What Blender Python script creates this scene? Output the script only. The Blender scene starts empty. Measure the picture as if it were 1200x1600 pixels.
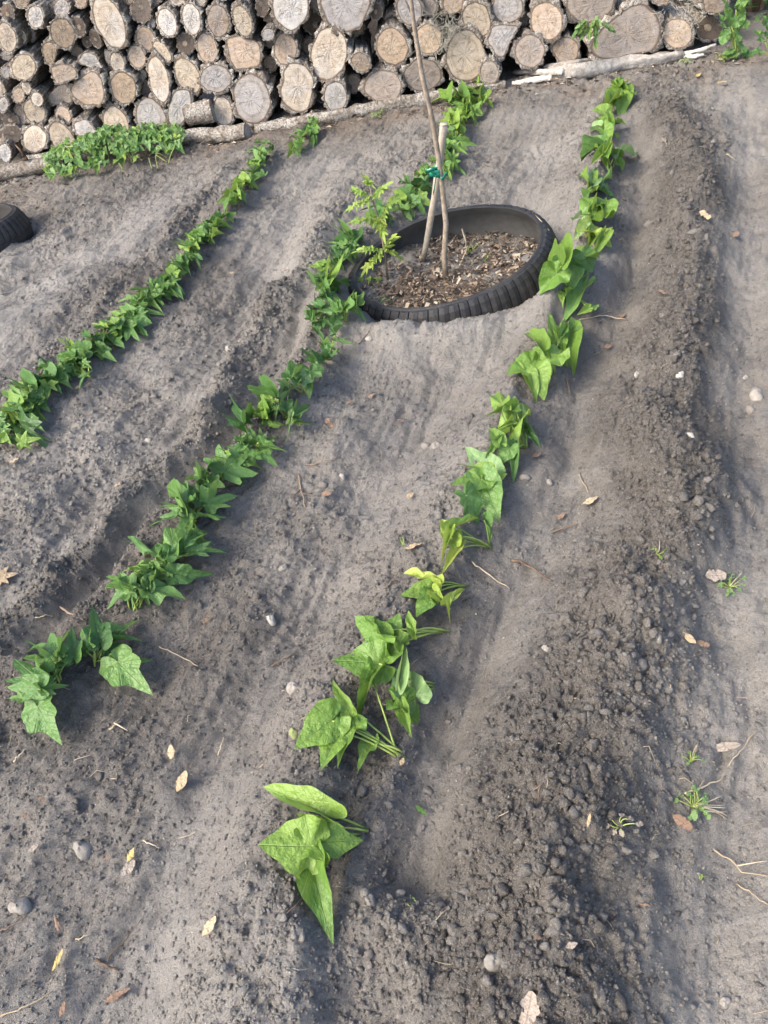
import bpy, math, random
import numpy as np
from mathutils import Matrix, Vector

# ------------------------------------------------------------------ camera
sc = bpy.context.scene
FOC = 1202.0                      # focal length for a 1200 x 1600 picture
PITCH = math.radians(44); ROLL = math.radians(13); CAMH = 1.35
cp, sp, cr, sr = math.cos(PITCH), math.sin(PITCH), math.cos(ROLL), math.sin(ROLL)
FW = np.array([0, cp, -sp]); R0 = np.array([1.0, 0, 0]); U0 = np.array([0, sp, cp])
IX = cr * R0 - sr * U0; IU = sr * R0 + cr * U0
CAM = np.array([0, 0, CAMH])
cd = bpy.data.cameras.new('camera'); cam = bpy.data.objects.new('camera', cd)
sc.collection.objects.link(cam); sc.camera = cam
cd.sensor_fit = 'VERTICAL'; cd.sensor_height = 36; cd.lens = 36 * FOC / 1600
cd.clip_start = 0.02; cd.clip_end = 600
M = Matrix.Identity(4)
for i in range(3):
    M[i][0] = IX[i]; M[i][1] = IU[i]; M[i][2] = -FW[i]; M[i][3] = CAM[i]
cam.matrix_world = M

# ------------------------------------------------------------------ light
SUN_EL = math.radians(46); SUN_AZ = math.radians(-112)   # azimuth from +Y towards +X: the light comes from the left, a little behind
w = bpy.data.worlds.new('World'); sc.world = w; w.use_nodes = True
nt = w.node_tree; bg = nt.nodes['Background']
sky = nt.nodes.new('ShaderNodeTexSky'); sky.sky_type = 'NISHITA'; sky.sun_disc = False
sky.sun_elevation = SUN_EL; sky.sun_rotation = SUN_AZ; sky.dust_density = 3.0; sky.air_density = 0.8; sky.ozone_density = 0.6
nt.links.new(sky.outputs[0], bg.inputs[0]); bg.inputs[1].default_value = 0.15
sd = bpy.data.lights.new('sun', 'SUN'); sd.energy = 1.4; sd.angle = math.radians(28); sd.color = (1, 0.92, 0.80)
sun = bpy.data.objects.new('sun', sd); sc.collection.objects.link(sun)
sdir = Vector((math.sin(SUN_AZ) * math.cos(SUN_EL), math.cos(SUN_AZ) * math.cos(SUN_EL), math.sin(SUN_EL)))
sun.rotation_euler = sdir.to_track_quat('Z', 'Y').to_euler(); sun.location = (-4, -2, 6)
vs = sc.view_settings; vs.view_transform = 'Standard'; vs.look = 'None'; vs.exposure = 1.85; vs.gamma = 1
vs.use_curve_mapping = False

# ------------------------------------------------------------------ helpers
rnd = random.Random(7); nr = np.random.default_rng(7)
C = sc.collection
def ray(x, y):
    d = FW * FOC + IX * (x - 600) - IU * (y - 800); return d / np.linalg.norm(d)
def flat(x, y, z=0.0):
    d = ray(x, y); return CAM + d * ((z - CAMH) / d[2])
_tab = np.random.default_rng(3).random(4096)
def vn(x, y, s=0):
    xi = np.floor(x).astype(np.int64); yi = np.floor(y).astype(np.int64)
    fx = x - xi; fy = y - yi
    fx = fx * fx * fx * (fx * (fx * 6 - 15) + 10); fy = fy * fy * fy * (fy * (fy * 6 - 15) + 10)
    def h(a, b): return _tab[((a * 73856093) ^ (b * 19349663) ^ ((s + 11) * 83492791)) & 4095]
    a = h(xi, yi); b = h(xi + 1, yi); c = h(xi, yi + 1); d = h(xi + 1, yi + 1)
    return (a + (b - a) * fx + (c - a) * fy + (a - b - c + d) * fx * fy) * 2 - 1
def fbm(x, y, f, o=4, s=0, g=0.5):
    r = 0; a = 1
    for k in range(o):
        r = r + a * vn(x * f * 0.8 - y * f * 0.6 + 17 * k, x * f * 0.6 + y * f * 0.8 - 9 * k, s + k); f *= 2.03; a *= g
    return r
def tag(o, label=None, cat=None, group=None, kind=None):
    if label: o['label'] = label
    if cat: o['category'] = cat
    if group: o['group'] = group
    if kind: o['kind'] = kind
    return o
def link(name, me, parent=None, loc=None):
    o = bpy.data.objects.new(name, me); C.objects.link(o)
    if parent: o.parent = parent
    if loc is not None: o.location = loc
    return o
def empty(name, loc):
    o = bpy.data.objects.new(name, None); o.empty_display_size = 0.05; C.objects.link(o); o.location = loc; return o
def mesh(name, V, F, mat, smooth=True, attrs=None):
    me = bpy.data.meshes.new(name); me.from_pydata([tuple(v) for v in V], [], F)
    me.materials.append(mat)
    if smooth: me.polygons.foreach_set('use_smooth', [True] * len(me.polygons))
    if attrs:
        for k, a in attrs.items():
            at_ = me.attributes.new(k, 'FLOAT', 'POINT'); at_.data.foreach_set('value', np.asarray(a, dtype=np.float32))
    me.update(); return me
def bigmesh(name, V, F, mat, smooth=True, attrs=None):
    V = np.asarray(V, np.float32); F = np.asarray(F, np.int32); k = F.shape[1]
    me = bpy.data.meshes.new(name)
    me.vertices.add(len(V)); me.vertices.foreach_set('co', V.ravel())
    me.loops.add(F.size); me.loops.foreach_set('vertex_index', F.ravel())
    me.polygons.add(len(F)); me.polygons.foreach_set('loop_start', np.arange(0, F.size, k, dtype=np.int32))
    me.polygons.foreach_set('loop_total', np.full(len(F), k, np.int32))
    if smooth: me.polygons.foreach_set('use_smooth', np.ones(len(F), bool))
    me.materials.append(mat)
    if attrs:
        for n, a in attrs.items():
            at_ = me.attributes.new(n, 'FLOAT', 'POINT'); at_.data.foreach_set('value', np.asarray(a, np.float32))
    me.update(calc_edges=True); me.validate(); return me
def tube(P, R, n=7, rough=0.0, freq=30, cap=True):
    """verts and faces of a tube along the points P with radii R"""
    P = np.asarray(P, float); R = np.broadcast_to(np.asarray(R, float), (len(P),)); V = []; Fc = []
    T = np.gradient(P, axis=0); T /= np.linalg.norm(T, axis=1)[:, None] + 1e-12
    ref = np.array([0, 0, 1.0]) if abs(T[0][2]) < 0.9 else np.array([1.0, 0, 0])
    so = rnd.random() * 50; A = np.cross(T, ref); A /= np.linalg.norm(A, axis=1)[:, None] + 1e-12; B = np.cross(A, T)
    th = 2 * np.pi * np.arange(n) / n; RR = np.repeat(R[:, None], n, 1)
    if rough:
        kk, ii = np.meshgrid(np.arange(n), np.arange(len(P))); RR = RR * (1 + rough * fbm(so + np.cos(kk * 2 * np.pi / n) * n * .4 + ii * .03, ii * freq * 0.05 + so + np.sin(kk * 2 * np.pi / n) * n * .4, 1.0, 2, 4))
    V = list((P[:, None] + RR[..., None] * (np.cos(th)[None, :, None] * A[:, None] + np.sin(th)[None, :, None] * B[:, None])).reshape(-1, 3))
    for i in range(len(P) - 1):
        for k in range(n):
            Fc.append((i * n + k, i * n + (k + 1) % n, (i + 1) * n + (k + 1) % n, (i + 1) * n + k))
    if cap:
        Fc.append(tuple(range(n - 1, -1, -1))); Fc.append(tuple((len(P) - 1) * n + k for k in range(n)))
    return V, Fc
def bez(a, b, c, n=7):
    a, b, c = map(np.asarray, (a, b, c)); t = np.linspace(0, 1, n)[:, None]
    return (1 - t) ** 2 * a + 2 * t * (1 - t) * b + t * t * c

# ------------------------------------------------------------------ materials
class NM:
    def __init__(s, name):
        s.m = bpy.data.materials.new(name); s.m.use_nodes = True; s.t = s.m.node_tree
        s.b = s.t.nodes['Principled BSDF']; s.out = s.t.nodes['Material Output']
    def n(s, ty, **kw):
        x = s.t.nodes.new(ty)
        for k, v in kw.items():
            if k.startswith('i_'): 
                key = k[2:]; x.inputs[int(key) if key.isdigit() else key].default_value = v
            else: setattr(x, k, v)
        return x
    def l(s, a, b): s.t.links.new(a, b)
    def math(s, op, a, b=None, c=None, clamp=False):
        x = s.n('ShaderNodeMath', operation=op); x.use_clamp = clamp
        for i, v in enumerate((a, b, c)):
            if v is None: continue
            if isinstance(v, (int, float)): x.inputs[i].default_value = v
            else: s.l(v, x.inputs[i])
        return x.outputs[0]
    def mix(s, fac, a, b, blend='MIX'):
        x = s.n('ShaderNodeMix', data_type='RGBA', blend_type=blend)
        for i, v in ((0, fac), (6, a), (7, b)):
            if isinstance(v, (int, float)): x.inputs[i].default_value = v
            elif isinstance(v, tuple): x.inputs[i].default_value = (*v, 1)
            else: s.l(v, x.inputs[i])
        return x.outputs[2]
    def noise(s, scale, co=None, detail=4, rough=0.6, dist=0.0):
        x = s.n('ShaderNodeTexNoise', i_Scale=scale, i_Detail=detail, i_Roughness=rough, i_Distortion=dist)
        if co is not None: s.l(co, x.inputs['Vector'])
        return x.outputs['Fac']
    def step(s, v, lo, hi):
        x = s.n('ShaderNodeMapRange', interpolation_type='SMOOTHSTEP'); s.l(v, x.inputs[0])
        x.inputs[1].default_value = lo; x.inputs[2].default_value = hi; return x.outputs[0]
    def bump(s, h, dist, strength=1.0, prev=None):
        x = s.n('ShaderNodeBump'); x.inputs['Strength'].default_value = strength; x.inputs['Distance'].default_value = dist
        s.l(h, x.inputs['Height'])
        if prev is not None: s.l(prev, x.inputs['Normal'])
        return x.outputs[0]
    def attr(s, name): return s.n('ShaderNodeAttribute', attribute_name=name).outputs['Fac']
    def obj(s): return s.n('ShaderNodeTexCoord').outputs['Object']
    def pos(s): return s.n('ShaderNodeNewGeometry').outputs['Position']
    def rand(s): return s.n('ShaderNodeObjectInfo').outputs['Random']
    def done(s, col, rough=0.8, nrm=None, spec=0.3):
        if isinstance(col, tuple): s.b.inputs['Base Color'].default_value = (*col, 1)
        else: s.l(col, s.b.inputs['Base Color'])
        if isinstance(rough, (int, float)): s.b.inputs['Roughness'].default_value = rough
        else: s.l(rough, s.b.inputs['Roughness'])
        s.b.inputs['Specular IOR Level'].default_value = spec
        if nrm is not None: s.l(nrm, s.b.inputs['Normal'])
        return s.m

def m_soil():
    k = NM('soil'); p = k.pos(); dry = k.attr('dry')
    big = k.noise(3.0, p, 5); mid = k.noise(22, p, 5, 0.65); fine = k.noise(260, p, 4, 0.7); vf = k.noise(900, p, 2, 0.7)
    f = k.math('ADD', dry, k.math('MULTIPLY', k.math('SUBTRACT', mid, 0.5), 0.75))
    f = k.math('ADD', f, k.math('MULTIPLY', k.math('SUBTRACT', fine, 0.5), 0.8), clamp=True)
    moist = k.mix(k.step(big, .35, .65), (0.108, 0.098, 0.086), (0.138, 0.124, 0.107))
    pale = k.mix(k.step(big, .35, .65), (0.318, 0.300, 0.270), (0.332, 0.308, 0.272))
    c = k.mix(f, moist, pale)
    c = k.mix(k.step(vf, 0.585, 0.70), c, (0.54, 0.505, 0.45))
    c = k.mix(k.step(vf, 0.40, 0.28), c, (0.05, 0.046, 0.042))
    c = k.mix(k.math('MULTIPLY', k.attr('litter'), k.step(fine, .35, .6)), c, (0.20, 0.135, 0.085))
    h1 = k.bump(fine, 0.009, 1.0); h2 = k.bump(vf, 0.0035, 1.0, h1); h3 = k.bump(mid, 0.015, 0.5, h2)
    return k.done(c, 0.95, h3, 0.15)
def m_bark(name, base, dark, lichen, lam):
    k = NM(name); o = k.obj(); mp = k.n('ShaderNodeMapping'); k.l(o, mp.inputs[0]); mp.inputs['Scale'].default_value = (1, 0.28, 1)
    a = k.noise(70, mp.outputs[0], 5, 0.65, 0.6); b = k.noise(16, o, 4); d = k.noise(130, o, 3)
    c = k.mix(k.step(a, .38, .62), dark, base)
    c = k.mix(k.math('MULTIPLY', k.step(b, .46, .6), k.step(d, .40, .58)), c, lichen) if lam else c
    c = k.mix(k.math('MULTIPLY', k.rand(), 0.4), c, dark)
    return k.done(c, 0.92, k.bump(a, 0.02, 1.0), 0.15)
def m_end(name, sap, heart, hr, grey, rays=0.4):
    """sawn end of a log: pale sapwood, darker heart, rings, checks, weathering"""
    k = NM(name); o = k.obj(); rad = k.attr('rad'); r = k.rand()
    ov = k.n('ShaderNodeVectorMath', operation='ADD'); k.l(o, ov.inputs[0])
    cx = k.n('ShaderNodeCombineXYZ'); 
    for i in range(3): k.l(k.math('MULTIPLY', r, 37.0 + 11 * i), cx.inputs[i])
    k.l(cx.outputs[0], ov.inputs[1]); q = ov.outputs[0]
    n1 = k.noise(14, q, 4); n2 = k.noise(45, q, 4); n3 = k.noise(160, q, 3)
    rr = k.math('ADD', rad, k.math('MULTIPLY', k.math('SUBTRACT', n1, 0.5), 0.34))
    rr = k.math('ADD', rr, k.math('MULTIPLY', k.math('SUBTRACT', n2, 0.5), 0.10))
    c = k.mix(k.step(rr, hr + .06, hr - .06), sap, heart)
    band = k.math('MULTIPLY', k.step(rr, hr + .16, hr + .04), k.step(rr, hr - .02, hr + .05))
    c = k.mix(k.math('MULTIPLY', band, 0.38), c, tuple(x * 0.35 for x in sap))
    ring = k.math('SINE', k.math('MULTIPLY', k.math('ADD', rr, k.math('MULTIPLY', n2, 0.04)), 95))
    c = k.mix(k.math('MULTIPLY', k.step(ring, 0.2, 1.0), 0.2), c, tuple(x * 0.4 for x in heart))
    c = k.mix(k.math('MULTIPLY', k.step(n1, .44, .66), 0.8), c, grey)
    c = k.mix(k.math('MULTIPLY', k.step(n2, .54, .70), 0.62), c, tuple(x * 0.38 for x in sap))
    # radial checks
    sx = k.n('ShaderNodeSeparateXYZ'); k.l(o, sx.inputs[0])
    an = k.math('ARCTAN2', sx.outputs[2], sx.outputs[0])
    aw = k.n('ShaderNodeTexNoise', noise_dimensions='2D', i_Scale=1.0, i_Detail=3.0)
    cv = k.n('ShaderNodeCombineXYZ'); k.l(k.math('ADD', k.math('MULTIPLY', an, 7.0), k.math('MULTIPLY', r, 90)), cv.inputs[0]); k.l(k.math('MULTIPLY', rad, 1.2), cv.inputs[1])
    k.l(cv.outputs[0], aw.inputs['Vector'])
    st_ = k.n('ShaderNodeTexNoise', noise_dimensions='2D', i_Scale=1.0, i_Detail=2.0); cw = k.n('ShaderNodeCombineXYZ'); k.l(k.math('ADD', k.math('MULTIPLY', an, 2.6), k.math('MULTIPLY', r, 50)), cw.inputs[0]); k.l(k.math('MULTIPLY', rad, 1.8), cw.inputs[1]); k.l(cw.outputs[0], st_.inputs['Vector'])
    c = k.mix(k.math('MULTIPLY', k.step(st_.outputs['Fac'], .50, .70), 0.28), c, tuple(min(.8, x * 1.45) for x in grey)); c = k.mix(k.math('MULTIPLY', k.step(st_.outputs['Fac'], .46, .28), 0.3), c, tuple(x * .5 for x in sap))
    crack = k.math('MULTIPLY', k.step(aw.outputs['Fac'], .66, .72), k.step(rad, .95, .25))
    c = k.mix(k.math('MULTIPLY', crack, rays), c, (0.05, 0.04, 0.03))
    c = k.mix(k.step(rad, .90, .97), c, (0.14, 0.10, 0.07))
    hs = k.n('ShaderNodeHueSaturation'); hs.inputs['Saturation'].default_value = 0.95
    k.l(k.math('ADD', 0.68, k.math('MULTIPLY', r, 0.36)), hs.inputs['Value']); k.l(c, hs.inputs['Color'])
    sw = k.n('ShaderNodeMapping'); sw.inputs['Scale'].default_value = (8, 1, 170); sw.inputs['Rotation'].default_value = (0, .5, 0); k.l(q, sw.inputs[0]); saw = k.noise(1.0, sw.outputs[0], 2)
    hgt = k.math('ADD', k.math('MULTIPLY', k.math('ADD', n3, saw), 0.5), k.math('SUBTRACT', k.math('MULTIPLY', ring, 0.04), crack))
    return k.done(hs.outputs[0], 0.85, k.bump(hgt, 0.006, 0.8), 0.2)
def m_leaf(name, c1, c2, vein, trans=0.28, veinw=0.016, tcol=None, rough=0.42):
    k = NM(name); o = k.obj(); r = k.rand(); sx = k.n('ShaderNodeSeparateXYZ'); k.l(o, sx.inputs[0])
    x, y = sx.outputs[0], sx.outputs[1]; ay = k.math('ABSOLUTE', y)
    n = k.noise(5, o, 4)
    c = k.mix(k.math('ADD', k.math('MULTIPLY', r, 0.7), k.math('MULTIPLY', k.math('SUBTRACT', n, 0.4), 0.7), clamp=True), c1, c2)
    mid = k.step(ay, veinw, veinw * 0.3)
    an = k.math('ARCTAN2', ay, x)
    pal = k.math('MULTIPLY', k.step(k.math('ABSOLUTE', k.math('SUBTRACT', an, 0.62)), 0.035, 0.012), 0.8)
    pal2 = k.math('MULTIPLY', k.step(k.math('ABSOLUTE', k.math('SUBTRACT', an, 1.25)), 0.04, 0.014), 0.6)
    sv = k.math('PINGPONG', k.math('SUBTRACT', k.math('MULTIPLY', x, 5.0), k.math('MULTIPLY', ay, 4.5)), 0.5)
    lat = k.math('MULTIPLY', k.step(sv, 0.045, 0.012), 0.4)
    v = k.math('MAXIMUM', k.math('MAXIMUM', mid, pal), k.math('MAXIMUM', pal2, lat))
    c = k.mix(k.math('MULTIPLY', v, 0.24), c, vein)
    sp_ = k.noise(38, o, 3); c = k.mix(k.math('MULTIPLY', k.step(sp_, .66, .76), 0.35), c, tuple(q * .45 + .03 for q in c1))
    nb = k.bump(k.math('SUBTRACT', k.math('MULTIPLY', k.noise(5, o, 3), 1.2), k.math('MULTIPLY', v, 0.5)), 0.012, 0.6)
    k.done(c, rough, nb, 0.4)
    tr = k.n('ShaderNodeBsdfTranslucent'); hs = k.n('ShaderNodeHueSaturation'); hs.inputs['Hue'].default_value = 0.475; hs.inputs['Value'].default_value = 1.5
    k.l(c, hs.inputs['Color']); k.l(hs.outputs[0], tr.inputs['Color'])
    ms = k.n('ShaderNodeMixShader'); ms.inputs[0].default_value = trans
    k.l(k.b.outputs[0], ms.inputs[1]); k.l(tr.outputs[0], ms.inputs[2]); k.l(ms.outputs[0], k.out.inputs[0])
    return k.m
def m_plain(name, c1, c2, scale=40, rough=0.7, bump=0.003, spec=0.3):
    k = NM(name); o = k.obj(); n = k.noise(scale, o, 5, 0.65)
    c = k.mix(k.step(k.math('ADD', k.math('MULTIPLY', k.rand(), 0.35), k.math('MULTIPLY', n, 0.8)), .35, .8), c1, c2)
    return k.done(c, rough, k.bump(n, bump, 0.8), spec)

SOIL = m_soil()
BARK = m_bark('bark', (0.32, 0.28, 0.235), (0.13, 0.108, 0.088), (0.48, 0.465, 0.42), True)
PBARK = m_bark('pale_bark', (0.30, 0.27, 0.23), (0.12, 0.10, 0.08), (0.46, 0.44, 0.39), True)
ENDS = {
 'pale':   m_end('sawn_pale', (0.50, 0.415, 0.31), (0.45, 0.37, 0.285), .55, (0.46, 0.42, 0.37)),
 'white':  m_end('sawn_bleached', (0.50, 0.46, 0.40), (0.46, 0.425, 0.38), .5, (0.48, 0.46, 0.44)),
 'yellow': m_end('sawn_yellow', (0.47, 0.38, 0.27), (0.50, 0.41, 0.30), .6, (0.44, 0.38, 0.30)),
 'grey':   m_end('sawn_grey', (0.36, 0.32, 0.28), (0.40, 0.37, 0.34), .6, (0.32, 0.30, 0.29)),
 'brown':  m_end('sawn_brown', (0.40, 0.30, 0.21), (0.43, 0.33, 0.24), .5, (0.34, 0.29, 0.25)),
 'dark':   m_end('sawn_dark', (0.14, 0.105, 0.08), (0.48, 0.38, 0.26), .28, (0.13, 0.11, 0.095)),
 'orange': m_end('sawn_orange', (0.43, 0.325, 0.22), (0.46, 0.36, 0.25), .5, (0.44, 0.33, 0.24)),
 'plain':  m_end('sawn_dull', (0.33, 0.27, 0.215), (0.31, 0.255, 0.205), .6, (0.27, 0.24, 0.21)),
}
LEAF = {
 'light': m_leaf('leaf_light', (0.105, 0.205, 0.034), (0.200, 0.305, 0.055), (0.30, 0.42, 0.16)),
 'green': m_leaf('leaf_green', (0.068, 0.155, 0.040), (0.135, 0.245, 0.058), (0.26, 0.38, 0.15)),
 'yellow': m_leaf('leaf_yellowing', (0.22, 0.325, 0.055), (0.33, 0.395, 0.08), (0.5, 0.5, 0.2)),
 'lime': m_leaf('leaf_lime', (0.19, 0.31, 0.055), (0.30, 0.40, 0.085), (0.4, 0.48, 0.2)),
 'pale': m_leaf('leaf_underside', (0.15, 0.26, 0.10), (0.23, 0.34, 0.13), (0.34, 0.44, 0.2)),
 'dark': m_leaf('leaf_dark', (0.042, 0.105, 0.028), (0.078, 0.165, 0.042), (0.1, 0.2, 0.06)),
 'dry': m_leaf('dry_leaf_tan', (0.36, 0.27, 0.16), (0.48, 0.38, 0.24), (0.22, 0.15, 0.09), 0.1, 0.02, None, 0.7),
 'rust': m_leaf('dry_leaf_rust', (0.18, 0.115, 0.078), (0.26, 0.175, 0.115), (0.14, 0.07, 0.04), 0.1, 0.02, None, 0.7),
 'greydry': m_leaf('dry_leaf_grey', (0.24, 0.20, 0.16), (0.33, 0.28, 0.22), (0.15, 0.12, 0.1), 0.05, 0.02, None, 0.75),
 'ydry': m_leaf('dry_leaf_yellow', (0.36, 0.27, 0.09), (0.46, 0.36, 0.14), (0.4, 0.25, 0.08), 0.1, 0.02, None, 0.7),
}
STEM = m_plain('green_stem', (0.16, 0.24, 0.05), (0.30, 0.36, 0.10), 20, 0.5)
WOODYSTEM = m_plain('grey_stem', (0.16, 0.125, 0.09), (0.34, 0.29, 0.23), 60, 0.85, 0.004)
STRAW = m_plain('straw', (0.26, 0.205, 0.13), (0.42, 0.355, 0.25), 60, 0.8)
TWIG = m_plain('twig_brown', (0.085, 0.055, 0.036), (0.20, 0.15, 0.105), 60, 0.9, 0.004)
STONE = m_plain('stone', (0.12, 0.108, 0.095), (0.25, 0.23, 0.20), 60, 0.85, 0.004)
PSTONE = m_plain('pale_stone', (0.16, 0.148, 0.128), (0.33, 0.305, 0.265), 50, 0.85, 0.005)
def m_rubber():
    k = NM('rubber'); p = k.pos(); n = k.noise(9, p, 5, .7); f = k.noise(140, p, 4, .7)
    c = k.mix(n, (0.009, 0.009, 0.010), (0.022, 0.022, 0.022)); g = k.math('MULTIPLY', k.step(n, .42, .72), k.step(f, .35, .65))
    c = k.mix(k.math('MULTIPLY', g, .32), c, (0.12, 0.112, 0.10)); return k.done(c, k.math('ADD', .6, k.math('MULTIPLY', g, .3)), k.bump(f, .002, .8), .35)
RUBBER = m_rubber()
RUBBER_IN = m_plain('rubber_inner', (0.04, 0.039, 0.036), (0.085, 0.082, 0.076), 14, 0.75, 0.002, 0.3)
TAPE = m_plain('green_tape', (0.004, 0.09, 0.055), (0.008, 0.16, 0.10), 30, 0.28, 0.001, 0.5)
def m_chip():
    k = NM('mulch'); t = k.attr('tone'); n = k.noise(90, k.obj(), 3)
    c = k.mix(k.step(t, .1, .6), (0.035, 0.026, 0.02), (0.17, 0.12, 0.082)); c = k.mix(k.step(t, .5, 1.0), c, (0.40, 0.335, 0.25))
    return k.done(k.mix(k.math('MULTIPLY', n, .5), c, (0.05, .04, .03)), .9, k.bump(n, .003), .2)
CHIP = m_chip()
MOSS = m_plain('grey_moss', (0.26, 0.25, 0.20), (0.44, 0.42, 0.35), 30, 0.9)

# ------------------------------------------------------------------ the ground: beds, trenches and mounds
WA = flat(0, 262)[:2]; WB = flat(1130, 75)[:2]            # foot of the woodpile
WD = (WB - WA) / np.linalg.norm(WB - WA); WN = np.array([-WD[1], WD[0]])   # along the pile, and back into it
def line(*p): return np.array([flat(*q)[:2] for q in p])
# crest or bottom line, height, half width left / right of travel (away from camera reversed), loose, dry
FEAT = [
 (line((1035,110),(1068,240),(1085,420),(1075,600),(1050,760),(1010,930),(960,1100),(900,1300),(850,1480),(800,1700)), .09, .10, .12, .8, -.46),
 (line((1005,150),(1000,300),(985,420),(945,560),(890,720),(820,900),(770,1050),(700,1220),(655,1370)), -.042, .055, .055, -.8, .12),
 (line((955,130),(925,320),(880,470),(830,600),(770,720),(700,860),(620,1000),(540,1150),(470,1340),(430,1600)), .055, .035, .13, .2, .15),
 (line((850,190),(840,280),(880,420),(760,560),(640,680),(580,790),(500,920),(430,1040),(330,1200),(230,1400),(150,1620)), -.055, .10, .11, -.4, .25),
 (line((700,190),(640,300),(540,440),(490,540),(440,640),(350,730),(270,830),(200,930),(90,1060),(-60,1180)), .045, .10, .06, .5, -.20),
 (line((560,330),(500,470),(440,575),(385,640),(330,690),(240,800),(170,900),(60,1000)), -.035, .035, .035, -.8, .15),
 (line((600,250),(540,330),(480,430),(400,545),(330,640),(250,745),(170,840),(60,950),(-60,1050)), .06, .06, .075, .9, -.15),
 (line((520,240),(440,370),(360,520),(270,640),(190,740),(100,840),(0,940),(-90,1020)), -.05, .08, .09, -.3, .18),
 (line((475,210),(395,280),(290,410),(200,490),(130,550),(60,620),(-60,710)), .045, .08, .06, .3, -.30),
 (line((400,240),(330,300),(250,400),(150,500),(40,590),(-60,660)), .035, .04, .05, .6, -.15),
 (line((330,250),(230,340),(120,430),(0,520),(-80,570)), .02, .12, .16, -.5, .38),
 (line((1190,110),(1170,300),(1195,500),(1190,700),(1175,900),(1170,1200),(1150,1500),(1150,1700)), -.035, .08, .10, -.7, .28),
 (line((300,1050),(240,1130),(180,1250),(100,1400)), -.02, .09, .09, .3, -.05),
 (line((560,220),(640,190),(800,150)), .03, .08, .12, .3, -.05),
]
TYC = np.array([0.432, 2.52])                      # the planter tyre
_g = random.Random(21); GOUGE = [(_g.uniform(-1.5, 1.9), _g.uniform(.35, 3.9), math.radians(29) + _g.gauss(0, .5), _g.uniform(.03, .10), _g.uniform(.010, .03), _g.uniform(.006, .015)) for _ in range(85)]
def terrain(x, y):
    x = np.atleast_1d(x).astype(float); y = np.atleast_1d(y).astype(float)
    x = np.asarray(x, float); y = np.asarray(y, float)
    wx = x + 0.035 * fbm(x, y, 3.1, 3, 40); wy = y + 0.035 * fbm(x, y, 3.3, 3, 50)
    H = np.zeros_like(x); loose = np.full_like(x, .35); dry = np.full_like(x, .42)
    for P, h, sl, sr_, lo, dr in FEAT:
        best = np.full_like(x, 1e9); sd_ = np.zeros_like(x); arc = np.zeros_like(x); run = 0.0
        for a, b in zip(P[:-1], P[1:]):
            d = b - a; L = d @ d; t = np.clip(((wx - a[0]) * d[0] + (wy - a[1]) * d[1]) / L, 0, 1)
            ex = wx - a[0] - t * d[0]; ey = wy - a[1] - t * d[1]; D = np.hypot(ex, ey)
            m = D < best; best = np.where(m, D, best); arc = np.where(m, run + t * L ** .5, arc); run += L ** .5; sd_ = np.where(m, d[0] * ey - d[1] * ex, sd_)
        s = np.where(sd_ > 0, sl, sr_)              # lines run towards the camera: left of travel is the picture's right
        g = np.exp(-(best / s) ** 2 * 0.9)
        tp = np.clip(arc / .9, 0, 1); tp = .25 + .75 * tp * tp * (3 - 2 * tp)          # the rows die away towards the pile
        g = g * np.clip((tp + .25), 0, 1); H += h * g * tp; loose += lo * g; dry += dr * g
    # soil banked against the front of the tyre, and a pit with a heap at the end of the right-hand trench
    d = np.hypot((x - TYC[0]) / .47, (y - TYC[1]) / .39)
    bank = np.exp(-((d - 1.08) / .22) ** 2) * np.clip(.75 - (y - TYC[1]) * 1.2, .1, 1)
    H += .07 * bank; dry += .3 * bank; H = np.where(d < .80, H * np.clip((d - .55) / .25, 0, 1) + .0, H)
    for px, py, rr, hh, lo in ((655,1365,.07,-.035,-.2),(640,1450,.08,.03,.6),(1110,960,.06,-.03,.2),(820,1380,.06,.02,.5),(400,1300,.1,.02,-.3),(330,660,.06,.02,.4),(210,600,.08,-.03,.3),(560,760,.07,-.03,.1),(300,900,.07,.02,.3)):
        c = flat(px, py); g = np.exp(-(((x - c[0]) ** 2 + (y - c[1]) ** 2) / rr ** 2)); H += hh * g; loose += lo * g
    back = (x - WA[0]) * WN[0] + (y - WA[1]) * WN[1]          # distance behind the woodpile's foot
    k = np.clip((-back - .02) / .35, 0, 1); out = np.clip(1.3 - np.hypot(x * .42, (y - 2.4) * .36), 0, 1)
    H = H * k * np.clip(out * 3, 0, 1)
    dry += .28 * fbm(x, y, 1.6, 4, 70) + .12 * fbm(x, y, 7, 3, 75)
    loose += .30 * fbm(x, y, 2.2, 4, 80)
    loose = np.clip(loose, 0, 1.2); 
    near = np.clip(out * 3, 0.15, 1)
    H = H + near * (.020 * fbm(x, y, 2.6, 3, 10) + (.007 + .011 * loose) * fbm(x, y, 11, 3, 20) + (.0022 + .0075 * loose) * np.abs(fbm(x, y, 34, 3, 30, .6)) - .005)
    H = H + near * .0065 * fbm(x * .875 - y * .485, (x * .485 + y * .875) * .16, 26, 3, 60, .55)        # rake and drag marks along the rows
    H = H + (.0016 + .0030 * loose) * fbm(x, y, 95, 2, 33, .75) * near
    for gx_, gy_, ga, gl, gw, gd in GOUGE:                     # hoe strokes and prints
        ex, ey = x - gx_, y - gy_; m = (np.abs(ex) < .25) & (np.abs(ey) < .25)
        if m.any():
            u_ = (ex[m] * math.sin(ga) + ey[m] * math.cos(ga)) / gl; v_ = (ex[m] * math.cos(ga) - ey[m] * math.sin(ga)) / gw
            g_ = np.exp(-u_ ** 4 - v_ ** 2); r_ = np.exp(-u_ ** 4 - (v_ - 1.7) ** 2 * 1.5); H[m] += near[m] * gd * (-g_ + .6 * r_)
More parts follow.
